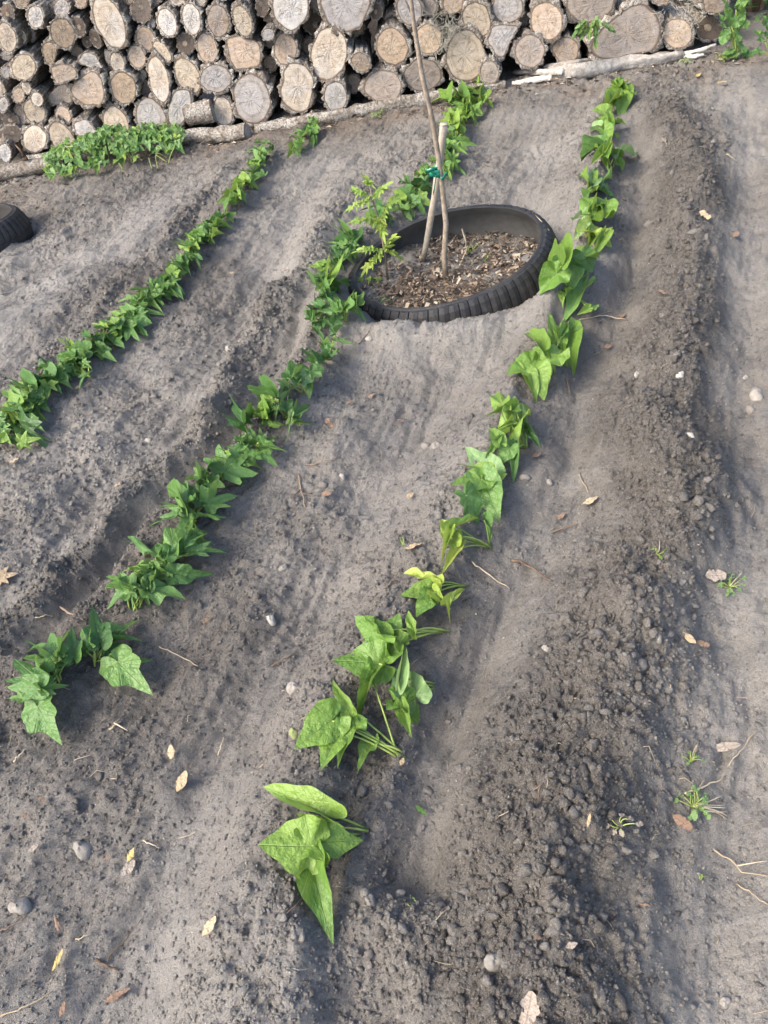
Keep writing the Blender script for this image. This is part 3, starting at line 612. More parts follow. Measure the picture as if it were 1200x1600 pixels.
# ------------------------------------------------------------------ tyres
def make_tyre(c, rx, ry, z0, hgt, blocks, tilt, label, cut=True, rz=0.0):
    root = empty('tyre', (c[0], c[1], z0)); root.rotation_euler = (tilt[0], tilt[1], rz)
    # profile (inset from the outer radius, height share): outer tread wall, shoulder, lip, inner wall
    prof_o = [(.012, 0), (.004, .18), (.0, .40), (.003, .58), (.012, .74), (.026, .88), (.044, .97), (.056, 1.0)]
    prof_i = [(.062, .985), (.058, .93), (.044, .82), (.028, .62), (.022, .38), (.026, .12), (.034, 0)]
    N = 128
    def rev(prof, mat, nm):
        V = []; F = []
        for k in range(N):
            t = 2 * math.pi * k / N; sag = 1 + .02 * math.sin(2 * t + 1) + .008 * math.sin(5 * t)
            for (ins, hs) in prof:
                V.append(((rx - ins) * math.cos(t) * sag, (ry - ins) * math.sin(t) * sag, hs * hgt))
        m = len(prof)
        for k in range(N):
            for j in range(m - 1): F.append((k * m + j, ((k + 1) % N) * m + j, ((k + 1) % N) * m + j + 1, k * m + j + 1))
        return link(nm, mesh(nm, V, F, mat), root)
    rev([(a + (.0042 if b > .45 else .001), b) for a, b in prof_o[:-1]] + [prof_o[-1], prof_i[0]], RUBBER, 'carcass'); rev(prof_i, RUBBER_IN, 'inner_wall')
    # shoulder lugs with open grooves between them, then a narrow rib below
    for k in range(blocks):
        t0 = 2 * math.pi * (k + .05 + .04 * math.sin(k * 2.3)) / blocks; t1 = 2 * math.pi * (k + .95 + .03 * math.sin(k * 1.7)) / blocks
        pr = [(.003, .46), (.000, .53), (.002, .62), (.010, .76), (.024, .90), (.038, .975)]; V = []; F = []; sk = .15 * (t1 - t0)
        cc = ((t0 + t1) / 2); o3 = np.array([rx * math.cos(cc), ry * math.sin(cc), .6 * hgt])
        for lay, dd in ((0, 0.0), (1, .012)):
            for s_ in range(3):
                for (ins, hs) in pr:
                    t = t0 + (t1 - t0) * s_ / 2 + sk * (hs - .6) * 2; sag = 1 + .02 * math.sin(2 * t + 1) + .008 * math.sin(5 * t); ins2 = ins + dd + (.003 if (lay == 0 and s_ != 1) else 0)
                    V.append(np.array([(rx - ins2) * math.cos(t) * sag, (ry - ins2) * math.sin(t) * sag, hs * hgt]) - o3)
        m = len(pr)
        def q(l, s_, j): return l * 3 * m + s_ * m + j
        for s_ in range(2):
            for j in range(m - 1): F.append((q(0, s_, j), q(0, s_ + 1, j), q(0, s_ + 1, j + 1), q(0, s_, j + 1)))
        for j in range(m - 1):
            F.append((q(0, 0, j), q(0, 0, j + 1), q(1, 0, j + 1), q(1, 0, j))); F.append((q(0, 2, j + 1), q(0, 2, j), q(1, 2, j), q(1, 2, j + 1)))
        for s_ in range(2):
            F.append((q(0, s_, m - 1), q(0, s_ + 1, m - 1), q(1, s_ + 1, m - 1), q(1, s_, m - 1))); F.append((q(0, s_ + 1, 0), q(0, s_, 0), q(1, s_, 0), q(1, s_ + 1, 0)))
        link('tread_block', mesh('tread_block', V, F, RUBBER, False), root, o3)
    for hs in (.10, .22):
        V, F = tube([((rx + .001) * math.cos(t), (ry + .001) * math.sin(t), hs * hgt) for t in np.linspace(0, 6.2832, 97)], .004, 5, cap=False); link('tread_rib', mesh('tread_rib', V, F, RUBBER), root)
    return tag(root, label, 'tyre')
z_t = .0
tyre = make_tyre(TYC, .385, .325, -.104, .190, 64, (math.radians(6.5), math.radians(-5.5), 0), 'black cut-open tyre used as a planter round the tied sapling')
t2 = at(-42, 385); make_tyre(t2[:2] + np.array([0, .03]), .265, .265, -.05, .17, 44, (math.radians(-4), math.radians(5), 0), 'black tyre planter cut off by the left edge of the view')
# soil and mulch inside the planter
V = []; F = []
rr_ = [0, .1, .2, .27, .33, .372]; na = 40
for r in rr_:
    for k in range(na):
        t = 6.2832 * k / na; x, y = r * math.cos(t), r * math.sin(t) * .84
        V.append((x, y, -.016 + .012 * float(fbm(np.array(x + 5), np.array(y), 9, 3, 8)) - (.01 if r > .3 else 0)))
for j in range(len(rr_) - 1):
    for k in range(na): F.append((j * na + k, (j + 1) * na + k, (j + 1) * na + (k + 1) % na, j * na + (k + 1) % na))
pm = link('planter_soil', mesh('planter_soil', V, F, SOIL, True, {'dry': [.05] * len(V), 'litter': [.7] * len(V)})); pm.location = (TYC[0], TYC[1], 0)
tag(pm, 'dark mulched soil filling the round tyre planter', kind='structure')
V = []; F = []; TN = []
for i in range(1900):
    a = rnd.uniform(0, 6.283); r = .345 * math.sqrt(rnd.random()); x, y = TYC[0] + r * math.cos(a), TYC[1] + r * math.sin(a) * .83
    z = -.008 + rnd.random() * .016; s = rnd.uniform(.006, .018) * (2.0 if rnd.random() < .12 else 1); b = rnd.uniform(0, 6.28); e = rnd.gauss(0, .35); wd = s * rnd.uniform(.25, .6); th = .0015
    d = np.array([math.cos(b) * math.cos(e), math.sin(b) * math.cos(e), math.sin(e)]) * s; n_ = np.array([-math.sin(b), math.cos(b), rnd.gauss(0, .4)]) * wd * .5; c = np.array([x, y, z]); up = np.array([0, 0, th]); k = len(V); TN += [rnd.random() ** 1.05] * 8
    V += [c - d * .5 - n_, c + d * .5 - n_ * .6, c + d * .5 + n_, c - d * .5 + n_ * .7, c - d * .4 - n_ + up * 2, c + d * .5 - n_ * .6 + up, c + d * .4 + n_ + up * 2, c - d * .5 + n_ * .7 + up]
    F += [(k, k + 3, k + 2, k + 1), (k + 4, k + 5, k + 6, k + 7), (k, k + 1, k + 5, k + 4), (k + 1, k + 2, k + 6, k + 5), (k + 2, k + 3, k + 7, k + 6), (k + 3, k, k + 4, k + 7)]
tag(link('wood_chip_mulch', mesh('wood_chip_mulch', V, F, CHIP, False, {'tone': TN})), 'brown wood chip and leaf mulch inside the tyre planter', 'mulch', kind='stuff')

# ------------------------------------------------------------------ leaves and plants
SH = {
 'heart': [(0,1),(6,.90),(14,.76),(28,.64),(45,.57),(62,.53),(80,.50),(100,.48),(120,.47),(140,.44),(158,.36),(170,.2),(180,.04)],
 'lobed': [(0,1),(6,.84),(12,.64),(20,.44),(27,.37),(34,.46),(42,.66),(47,.74),(52,.62),(60,.42),(68,.34),(80,.40),(92,.52),(98,.50),(108,.36),(125,.28),(148,.24),(168,.14),(180,.03)],
 'round': [(0,.86),(5,.80),(12,.74),(25,.68),(45,.63),(62,.60),(80,.58),(100,.56),(120,.53),(140,.48),(158,.38),(170,.2),(180,.04)],
 'shield': [(0,1),(7,.82),(15,.64),(26,.52),(40,.54),(50,.60),(58,.55),(72,.46),(90,.46),(105,.50),(120,.45),(145,.36),(165,.22),(180,.03)],
}
def leaf_mesh(kind, fold, droop, wave, seed, mat):
    g = random.Random(seed); na = 40; V = [(0, 0, 0)]; F = []
    if kind in SH: tab = SH[kind]; off = 0
    else: tab = [(0,.55),(10,.50),(22,.41),(45,.30),(90,.235),(135,.27),(158,.35),(180,.45)]; off = .45
    an = np.linspace(-180, 180, na, endpoint=False); r = np.interp(np.abs(an), [a for a, _ in tab], [b for _, b in tab])
    ph = [g.uniform(0, 6.28) for _ in range(4)]; asy = g.uniform(-.08, .08); tw = g.uniform(-.3, .3)
    rings = (.34, .68, 1.0)
    def warp(x, y, q, t):
        s = abs(y)
        z = -droop * x * abs(x) + wave * q * q * (.06 * math.sin(3 * t + ph[0]) + .035 * math.sin(7 * t + ph[1])) + .04 * math.sin(4 * x + ph[2]) * s
        fa = fold * (1 + .3 * math.sin(2.2 * x + ph[3])); y2 = y * math.cos(fa); z += s * math.sin(fa)
        z += tw * x * y
        return (x, y2, z)
    V[0] = warp(off, 0, 0, 0)
    for q in rings:
        for k in range(na):
            t = math.radians(an[k]); R_ = r[k] * q * (1 + (asy * math.sin(t))) * (1 + .03 * math.sin(9 * t + ph[1]) * (q == 1))
            V.append(warp(off + R_ * math.cos(t), R_ * math.sin(t), q, t))
    for k in range(na): F.append((0, 1 + k, 1 + (k + 1) % na))
    for j in range(2):
        for k in range(na): F.append((1 + j * na + k, 1 + (j + 1) * na + k, 1 + (j + 1) * na + (k + 1) % na, 1 + j * na + (k + 1) % na))
    return mesh('leaf', V, F, LEAF[mat])
_lib = {}
def leaf_data(kind, mat, fold, seed):
    fb = min(4, int(abs(fold) / .3)); key = (kind, mat, fb, seed % 4)
    if key not in _lib: _lib[key] = leaf_mesh(kind, .12 + .3 * fb, (.10, .24, .38, .18)[seed % 4], (1.2, 1.9, 1.0, 2.4)[seed % 4], (len(kind) * 101 + fb * 17 + (seed % 4) * 7), mat)
    return _lib[key]
def put_leaf(root, base, tip, width, kind, mat, fold=.1, roll=0.0, seed=0, nrm=None, name='leaf'):
    base = np.asarray(base, float); tip = np.asarray(tip, float); d = tip - base; L = np.linalg.norm(d); x = d / L
    u = np.array(nrm if nrm is not None else (0, -.25, 1.0)); u = u - x * (u @ x)
    if np.linalg.norm(u) < .15: u = np.array([0, -1, .3]); u = u - x * (u @ x)
    z = u / np.linalg.norm(u); y = np.cross(z, x); ro = math.radians(roll)
    y, z = y * math.cos(ro) + z * math.sin(ro), z * math.cos(ro) - y * math.sin(ro)
    o = link(name, leaf_data(kind, mat, fold, seed), root)
    wid = width / (1.0 if kind != 'ovate' else .48) 
    Mx = Matrix.Identity(4); rl = np.array(root.location)
    for i in range(3): Mx[i][0] = x[i] * L; Mx[i][1] = y[i] * wid; Mx[i][2] = z[i] * (L + wid) / 2; Mx[i][3] = base[i] - rl[i]
    o.matrix_local = Mx; return o
def petiole(root, a, b, r=.0016, mat=None, lift=.02, name='stem'):
    a = np.asarray(a, float); b = np.asarray(b, float); rl = np.array(root.location); m = (a + b) / 2 + [rnd.gauss(0, .006), rnd.gauss(0, .006), lift * rnd.uniform(.5, 1.2)]
    P = bez(a, m, b, 6) - rl; v, f = tube(P, np.linspace(r * 1.25, r * .8, 6), 5); return link(name, mesh(name, v, f, mat or STEM), root)
def plant(stem_px, leaves, kind, mat, label, group, cat='sweet potato', hb=.045, ht=.035, name='sweet_potato_plant', smat=None):
    """leaves: (base x, y, tip x, y, width[, colour, fold, roll]) as read off the photograph, each at its own height above the bed"""
    b = at(*stem_px); b[2] -= .004; root = empty(name, b)
    for i, L in enumerate(leaves):
        bx, by, tx, ty, wd = L[:5]; dh = L[8] if len(L) > 8 else 0; m = L[5] if len(L) > 5 and L[5] else mat; fo = L[6] if len(L) > 6 else rnd.choice((.1, .4, .7, .95)); ro = L[7] if len(L) > 7 else rnd.gauss(0, 16)
        s = (rnd.random() - .5) * .03 + dh; P = at(bx, by, hb + s); T = at(tx, ty, ht + s * .6)
        wm = wd * 1.18 * pxs(P); lim = np.linalg.norm(T - P)
        T = P + (T - P) * 1.08
        if lim < wm * .75: T = P + (T - P) * (wm * .75 / lim)
        put_leaf(root, P, T, wm * 1.05, rnd.choice(('heart', 'round')) if kind == 'heart' and by < 560 else kind if kind != 'mix' else rnd.choice(('lobed', 'shield', 'shield', 'lobed')), m, fo, ro, rnd.randrange(4), nrm=(rnd.gauss(0, .22), -.28 + rnd.gauss(0, .22), 1))
        petiole(root, b + [rnd.gauss(0, .006), rnd.gauss(0, .006), 0], P, .0021, smat)
    return tag(root, label, cat, group)
G3 = 'sweet potato plants in the right-hand row'; G2 = 'sweet potato plants in the middle row'; G1 = 'sweet potato plants in the left-hand row'
Y_ = 'yellow'; PL = 'pale'
R3 = [
 ((566,1300), [(505,1272,418,1219,48,None,.7,10,.02),(487,1322,412,1321,74,None,.25,0,.025),(489,1318,563,1307,54,None,.2,-10,.035),(488,1345,510,1458,50,None,.5,15),(505,1300,470,1275,40,None,.4,0)], 'broad bright green plant of four big leaves nearest the camera, right-hand row'),
 ((628,1184), [(519,1126,466,1166,56,None,.3,0),(530,1143,505,1196,44),(551,1138,524,1186,44),(580,1163,559,1198,26,None,.6,0),(550,1112,520,1063,22,None,.7),(582,1062,556,1128,46,None,.9,20),(552,1128,545,1098,30)], 'drooping plant with long pale stems, second nearest in the right-hand row'),
 ((676,1072), [(592,1037,526,1030,56,None,.2,0),(648,1088,618,1040,54,PL,.4,0),(618,1098,660,1122,46,None,.4,0),(630,1105,641,1149,26),(624,1060,634,990,26,PL,.9,0)], 'large-leaved plant with pale upturned leaves, third nearest in the right-hand row'),
 ((698,985), [(600,1012,622,962,50,None,.3,0),(598,1000,554,968,40),(600,985,570,962,20),(648,987,637,955,28,None,.9),(625,1005,605,985,34)], 'plant with a bundle of straight stems lying on its right, right-hand row'),
 ((722,912), [(675,912,632,892,24,Y_,.9,10),(668,925,629,930,30,None,.4,0),(672,932,654,959,28,None,.2,0),(680,926,702,950,30,Y_,.9,0),(700,940,726,920,14,Y_,.7),(703,945,702,973,10,Y_,.9)], 'wilted yellowing plant with thin pale stems below the curled one, right-hand row'),
 ((764,856), [(707,845,690,811,28,Y_,.6,0),(712,823,747,808,18,'light'),(702,838,687,887,20,Y_,.9,0),(716,858,690,896,18,Y_,.9,0),(712,838,722,860,22,'light'),(757,813,769,843,20,'green',.9)], 'curled yellow-green wilting plant midway along the right-hand row'),
 ((768,762), [(766,738,730,701,40,PL,.3,0),(770,738,720,722,28),(752,750,707,756,38),(757,752,779,809,46,'green',.3,0),(728,775,753,814,42,'green',.2,0),(760,742,775,760,24,'green')], 'healthy plant with five broad leaves just above the curled yellow one'),
 ((818,700), [(785,632,774,607,26),(797,640,763,646,32),(800,672,828,626,38,None,.5,0),(803,637,800,614,16,PL),(779,690,767,662,22),(775,690,760,714,20,'green'),(796,700,778,728,26,'green'),(806,704,801,746,18,'green',.8),(815,655,823,692,16,PL),(825,675,843,697,20,'dark'),(795,660,782,668,26)], 'many-leaved plant with a small orange dead leaf at its foot, right-hand row'),
 ((862,585), [(832,568,794,583,36,None,.2,0),(820,580,844,621,26),(834,580,850,614,44,None,.3,0),(869,555,837,574,30),(846,545,822,504,34),(868,530,858,491,26),(890,522,895,572,38,'light',.3,0),(870,535,886,567,16),(880,522,889,500,20,'green'),(850,560,835,545,30)], 'big rounded plant with a yellow-green leaf, two below the tyre in the right-hand row'),
 ((894,462), [(905,402,869,382,38,None,.2,0),(890,410,890,458,44,'green',.15,0),(870,428,839,459,36,None,.3,0),(876,416,853,407,24),(911,400,926,421,30,'green'),(913,450,880,492,28,'green',.5),(886,458,878,473,26),(918,483,903,491,16),(924,482,934,468,18,'green')], 'tall plant with a large smooth upright leaf, right of the tyre planter'),
 ((938,392), [(925,368,956,379,17,Y_,.3,0),(926,361,959,343,36,'yellow',.2,0),(925,370,918,390,20),(910,352,898,372,16,PL),(940,372,930,395,20)], 'plant with bright yellow leaves, right-hand row level with the tyre'),
 ((938,345), [(937,331,909,304,40,'light',.2,0),(920,331,926,345,26,'light'),(907,335,893,346,19,PL),(945,335,950,315,22),(930,325,945,312,24)], 'lime green plant just above the yellow-leaved one in the right-hand row'),
 ((945,300), [(920,290,910,264,22),(925,285,931,265,18,PL),(936,286,956,268,24,'green'),(943,300,956,310,24,'green'),(922,298,915,312,20,'green'),(935,292,925,300,22)], 'darker green plant just above the lime green one in the right-hand row'),
 ((955,260), [(936,230,901,246,26,'green'),(964,240,993,228,30,PL,.2,0),(960,246,972,263,28),(945,236,926,252,22),(940,240,932,222,22),(950,245,948,262,20)], 'plant with a pale rounded leaf sticking out right, third from top in the right-hand row'),
 ((955,212), [(936,200,918,206,20,PL),(945,177,924,172,20,'light'),(948,195,935,180,24),(955,200,965,185,20),(958,208,972,214,18),(945,205,955,222,22),(962,192,978,190,16)], 'plant with two pale leaf tips, second from top in the right-hand row'),
 ((970,165), [(970,140,974,169,28,'light',.2,0),(966,136,960,124,20),(978,140,995,149,16),(960,140,947,156,18),(955,160,940,172,18),(965,150,955,168,20),(970,132,978,124,16)], 'topmost plant of the right-hand row, nearest the fallen branch'),
]
for st, lv, lab in R3: plant(st, lv, 'heart', 'light', lab, G3)
Gn = 'green'; Dk = 'dark'
def wide(L): return [(a[0], a[1], a[2], a[3], a[4] * 1.15, *a[5:]) for a in L]
R2 = [
 ((88,1062), [(62,1062,18,1030,38),(60,1074,8,1074,30),(82,1022,38,987,34),(95,1032,34,1028,20),(92,1022,98,978,24,None,.6),(115,1026,112,983,28),(88,1056,110,1024,22,Dk),(60,1104,87,1160,46,None,.2,0),(66,1076,106,1071,22),(35,1092,9,1085,14),(75,1050,55,1045,26)], 'low spreading lobed-leaf plant nearest the left edge, front of the middle row'),
 ((152,1032), [(155,1003,145,951,34,Dk,.3,0),(165,1000,166,963,16),(175,1001,209,960,30),(178,1001,218,992,20),(184,1034,230,1080,44,None,.2,0),(184,1032,233,1032,20),(140,1010,125,985,26),(165,1012,190,1005,22,Dk),(130,1020,118,1040,22)], 'lobed-leaf plant with one upright dark leaf, second nearest in the middle row'),
 ((212,950), [(204,918,163,946,28),(201,915,164,907,24),(205,918,178,895,18),(207,920,207,955,14),(234,920,288,929,34,None,.2,0),(236,918,251,884,20),(230,922,222,900,20,Dk),(225,925,232,945,18)], 'lobed-leaf plant with a leaf pointing right, third nearest in the middle row'),
 ((250,890), [(245,865,195,832,26),(272,856,298,804,38,None,.3,0),(264,866,325,847,28),(300,862,354,863,22,'dark'),(256,870,258,834,20),(290,846,326,824,26),(262,895,286,878,22),(275,896,329,897,28,'dark'),(222,905,214,890,20,Dk),(255,880,232,878,18)], 'dense lobed-leaf plant with long leaves reaching right, fourth nearest in the middle row'),
 ((302,815), [(275,805,234,821,18),(282,792,246,781,20),(288,786,262,751,24),(326,776,288,774,44,Dk,.2,0),(325,786,369,770,42,None,.3,0),(315,806,367,805,16),(312,770,306,746,24,Dk),(300,800,290,815,18)], 'plant with one very dark broad leaf, fifth nearest in the middle row'),
 ((338,765), [(349,736,384,701,60,None,.15,0),(318,746,279,733,16),(318,750,322,714,34),(355,738,384,746,18,Dk),(330,752,350,760,22)], 'plant holding one large blue-green shield-shaped leaf, sixth nearest in the middle row'),
 ((400,706), [(383,662,351,624,28,Dk,.4,0),(383,662,398,631,18,Dk),(383,698,376,676,12),(407,690,388,674,20,Dk),(412,695,446,705,24),(405,706,432,723,26),(404,708,392,722,18),(405,690,421,704,9,PL,.9),(420,690,428,675,16)], 'plant with one tall dark leaf standing apart on its left, middle row'),
 ((450,656), [(430,622,391,614,32),(425,625,402,641,26,'light'),(450,615,428,642,24,PL),(434,640,429,668,10,PL,.9),(455,650,448,686,9,PL,.9),(461,650,484,627,20,Dk),(462,655,493,665,20),(445,640,455,625,22,Dk)], 'plant with pale yellow stems and curled pale leaves in the middle row'),
 ((478,615), [(455,590,481,567,24),(478,588,455,606,20,PL),(485,580,480,614,32,None,.2,0),(450,600,431,613,22,Dk),(465,600,470,582,20),(470,595,445,585,18)], 'bluish lobed-leaf plant just above the pale-stemmed one in the middle row'),
 ((512,562), [(497,566,490,543,24,Dk),(505,560,512,548,22,Dk),(510,545,494,529,20),(510,541,534,553,22),(525,532,554,538,18),(525,522,531,504,18,Dk),(515,550,500,560,20)], 'dark serrated plant between the tyre and the pale-stemmed one'),
 ((540,500), [(526,486,487,472,22),(537,482,541,445,28,None,.4,0),(547,486,573,492,22),(536,486,546,468,22),(558,477,556,449,14),(525,496,521,513,20,Dk),(530,480,515,490,20)], 'lobed-leaf plant touching the front left of the tyre planter'),
]
for st, lv, lab in R2: plant(st, wide(lv), 'mix', 'green', lab, G2, hb=.05, ht=.045)
def auto(cx, cy, n, size, spread_, lab, grp, mat='green', kind='mix', hb=.045):
    """a trailing slip: leaves strung along the row's direction, turned every way"""
    L = []; n = int(n * 1.45); rd = (.70, -.71) if grp == G1 else (.60, -.80); size *= .88 if grp == G1 else 1.0; hb = .036 if grp == G1 else hb
    for i in range(n):
        q = spread_ * 1.5 * (2 * (i + rnd.random()) / n - 1); p = rnd.gauss(0, .42 if grp == G1 else .62) * spread_; bx, by = cx + q * rd[0] + p * .7, cy + q * rd[1] + p * .6
        a = rnd.choice((rnd.uniform(0, 6.28), math.atan2(p * .6 + 2, p * .9))); s = size * rnd.uniform(.6, 1.15)
        L.append((bx, by, bx + s * math.cos(a), by + s * math.sin(a) * .7, s * rnd.uniform(.5, .95), rnd.choice((None, None, None, Dk, 'light')) if mat != 'light' else rnd.choice((None, None, 'green')), rnd.choice((.1, .3, .6, .8)), rnd.gauss(0, 26)))
    plant((cx, cy + spread_ * .3), L, kind, mat, lab, grp, hb=hb, ht=.035)
for a in [
 (515,448,8,26,14,'small plant wedged against the left side of the tyre planter',G2),(522,408,8,26,14,'leafy plant left of the tyre, between tomato and furrow',G2),(548,382,7,26,13,'plant partly hidden behind the tomato seedling beside the tyre',G2),
 (600,338,6,24,12,'plant behind the tomato seedling at the back of the tyre',G2),(640,305,10,28,17,'bushy plant behind the tyre, left of the sapling',G2),(668,270,8,22,13,'plant showing just left of the green tape',G2),
 (700,245,9,24,14,'plant directly behind the green tape and stake',G2),(712,210,10,24,15,'leafy plant right of the bare sapling stem',G2),(722,183,10,24,15,'plant second from top in the middle row',G2,'light'),(735,155,12,26,17,'bright plant at the top of the middle row, against the logs',G2,'light'),
 (487,200,6,22,10,'topmost plant of the left-hand row, at the skid pole',G1),(463,222,6,22,11,'second plant from the top of the left-hand row',G1),(408,243,8,24,13,'third plant from the top of the left-hand row',G1),(395,272,8,24,13,'fourth plant from the top of the left-hand row',G1),
 (372,300,9,26,13,'fifth plant from the top of the left-hand row, with yellowish stems',G1,'light'),(340,348,8,26,13,'sixth plant from the top of the left-hand row',G1),(313,376,8,26,13,'seventh plant from the top of the left-hand row',G1),(290,405,8,28,14,'eighth plant from the top of the left-hand row, with a pale speck',G1),
 (262,438,9,30,15,'ninth plant from the top of the left-hand row',G1),(228,465,9,32,16,'tenth plant from the top of the left-hand row',G1),(198,500,10,38,17,'taller plant, fifth from the left edge in the left-hand row',G1),(135,552,10,36,19,'fourth plant from the left edge in the left-hand row',G1),
 (95,572,7,30,14,'third plant from the left edge in the left-hand row',G1),(68,600,9,38,18,'second plant from the left edge in the left-hand row',G1),(25,655,12,46,26,'big dark plant cut by the left edge, nearest of the left-hand row',G1),
 (166,527,8,34,15,'low plant filling between the taller one and the fourth from the left edge',G1),(112,562,7,32,13,'thin plant squeezed between third and fourth from the left edge',G1),(322,364,6,24,10,'small plant between the sixth and seventh of the left-hand row',G1),(245,452,6,28,11,'small plant between the ninth and tenth of the left-hand row',G1),(45,628,8,38,16,'plant overlapping the big dark one at the left edge',G1),
 (372,712,7,32,13,'low shoot between the shield-leaf plant and the tall dark leaf',G2),(296,828,6,34,13,'low shoot under the very dark broad leaf, middle row',G2),(232,898,7,34,12,'low shoot between the third and fourth nearest, middle row',G2),(420,650,6,28,11,'low shoot beside the pale-stemmed plant, middle row',G2),(500,500,6,26,11,'low shoot left of the plant touching the tyre',G2)]: auto(*a)

# leafy vine clump at the foot of the pile
b = at(180, 262); root = empty('vine_clump', b)
for i in range(290):
    t = rnd.random(); px = 78 + 205 * t + rnd.gauss(0, 4); lo_y = 296 - 48 * t; hi_y = 262 - 50 * t if t > .25 else 285 - 130 * t
    f = rnd.random() ** .8; py = lo_y + (hi_y - lo_y) * f
    base = at(px, lo_y - 2, 0); dep = f * .30; h = .03 + .10 * math.sin(math.pi * min(1, f * .62 + .06)) * (1 - abs(t - .5) * .9)
    P = np.array([base[0] + rnd.gauss(0, .01), base[1] + dep, float(hz(base[0], base[1] + dep)[0]) + h]); s = rnd.uniform(.038, .062)
    az = rnd.gauss(-1.57, .9); T = P + s * np.array([math.cos(az) * .8, math.sin(az) * .75, -.30 + rnd.gauss(0, .25)])
    put_leaf(root, P, T, s * rnd.uniform(.8, 1.0), rnd.choice(('heart', 'heart', 'shield')), rnd.choice(('green', 'green', 'light', 'green', 'pale')) if i % 60 else 'yellow', rnd.choice((.1, .3, .5)), rnd.gauss(0, 15), rnd.randrange(4), nrm=(rnd.gauss(0, .25), -.45 + rnd.gauss(0, .2), 1))
for i in range(26):
    a = at(rnd.uniform(100, 265), rnd.uniform(240, 275) , 0); petiole(root, a + [0, .06, 0], a + [rnd.gauss(0, .03), rnd.gauss(.08, .02), rnd.uniform(.03, .07)], .0018)
tag(root, 'dense clump of heart-leaved vine at the foot of the woodpile', 'vine')

# the sapling, its stake, the tape
def up(px, py, Yp):
    r = ray(px, py); return CAM + r * (Yp / r[1])
S0 = flat(697, 432, -.006); yS = S0[1]; root = empty('sapling', S0)
pts = [S0, up(694,400,yS+.005), up(697,350,yS+.012), up(692,300,yS+.02), up(686,250,yS+.025), up(680,212,yS+.02), up(672,170,yS+.01), up(660,120,yS), up(652,70,yS), up(645,25,yS-.01), up(640,-20,yS-.02), up(628,-90,yS-.02), up(622,-150,yS-.02)]
v, f = tube(np.array(pts) - S0, [.011,.0095,.009,.0088,.0086,.0084,.0082,.0075,.007,.0065,.006,.005,.003], 9, .12, 60); link('trunk', mesh('trunk', v, f, WOODYSTEM), root)
for (a, dx, dz, r) in ((9, -.10, .22, .003), (10, .09, .2, .003), (11, -.06, .14, .002)):
    v, f = tube(bez(pts[a], pts[a] + np.array([dx * .4, 0, dz * .5]), pts[a] + np.array([dx, .02, dz]), 6) - S0, np.linspace(r, .001, 6), 6); link('twig', mesh('twig', v, f, WOODYSTEM), root)
tag(root, 'bare thin grey sapling rising from the tyre planter', 'sapling')
K0 = flat(661, 406, -.006); yK = K0[1]; root = empty('stake', K0)
top = up(694,194,yS+.05)
P = bez(K0, (K0 + top) / 2 + [.012, 0, 0], top, 9); v, f = tube(P - K0, np.linspace(.0105, .0125, 9), 10, .1, 40); link('stick', mesh('stick', v, f, WOODYSTEM), root)
v, f = tube([top - K0 + [0, 0, -.001], top - K0 + [0, 0, .0015]], .0135, 10); link('cut_top', mesh('cut_top', v, f, STRAW), root)
tag(root, 'straight peeled stick tied to the sapling as a stake', 'stake')
kc = up(681, 268, yS + .03); root = empty('tie_tape', kc)
def band(pts, wd, nm):
    V = []; F = []
    for p in pts: V += [np.array(p) + [0, 0, -wd / 2], np.array(p) + [0, 0, wd / 2]]
    n = len(pts)
    for i in range(n - 1): F.append((2 * i, 2 * i + 2, 2 * i + 3, 2 * i + 1))
    o = link(nm, mesh(nm, V, F, TAPE), root); so = o.modifiers.new('thick', 'SOLIDIFY'); so.thickness = .001
for j in range(2):
    band([(.021 * math.cos(t) * (1 + .1 * math.sin(3 * t + j)), .018 * math.sin(t), .004 * math.sin(2 * t + j) + j * .012 - .006) for t in np.linspace(0, 6.2832, 28)], .015, 'loop')
for (ex, ez, s) in ((-.038, .030, 1), (.034, -.018, -1), (-.020, -.05, 1)):
    band([(ex * q * 1.0, -.024 - .006 * math.sin(q * 4), ez * q + .01 * math.sin(q * 5) * s) for q in np.linspace(.25, 1, 8)], .012, 'tail')
tag(root, 'green plastic tape tying the sapling to its stake', 'tape')

# tomato seedling at the tyre's left side
T0 = flat(606, 440, -.01); yT = T0[1]; root = empty('tomato_seedling', T0)
ts = [T0, up(601,395,yT+.01), up(594,350,yT+.02), up(583,315,yT+.03), up(578,292,yT+.03)]
v, f = tube(np.array(ts) - T0, [.005,.0045,.0036,.0028,.002], 7, .08); link('stem', mesh('stem', v, f, WOODYSTEM), root)
def compound(a, b, n, size, mat):
    a = np.asarray(a); b = np.asarray(b); P = bez(a, (a + b) / 2 + [0, 0, .02], b, n + 2); d = b - a; side = np.cross(d, [0, 0, 1]); side /= np.linalg.norm(side) + 1e-9
    v, f = tube(P - T0, .0012, 4); st = link('leaf', mesh('leaf_stalk', v, f, STEM), root); st.name = 'leaf'
    for i in range(1, n + 2):
        for s in ((-1, 1) if i < n + 1 else (0,)):
            sz = size * (1 if s == 0 else .75) * rnd.uniform(.8, 1.15); dirn = side * s * .9 + d / np.linalg.norm(d) * (.5 if s else 1) + np.array([0, 0, -.35 + rnd.gauss(0, .15)])
            dirn /= np.linalg.norm(dirn); rl = np.array(root.location)
            o = put_leaf(root, P[i], P[i] + dirn * sz, sz * .62, 'lobed', mat, .2, rnd.gauss(0, 15), rnd.randrange(4), nrm=(0, -.5, 1), name='leaflet')
            o.parent = st
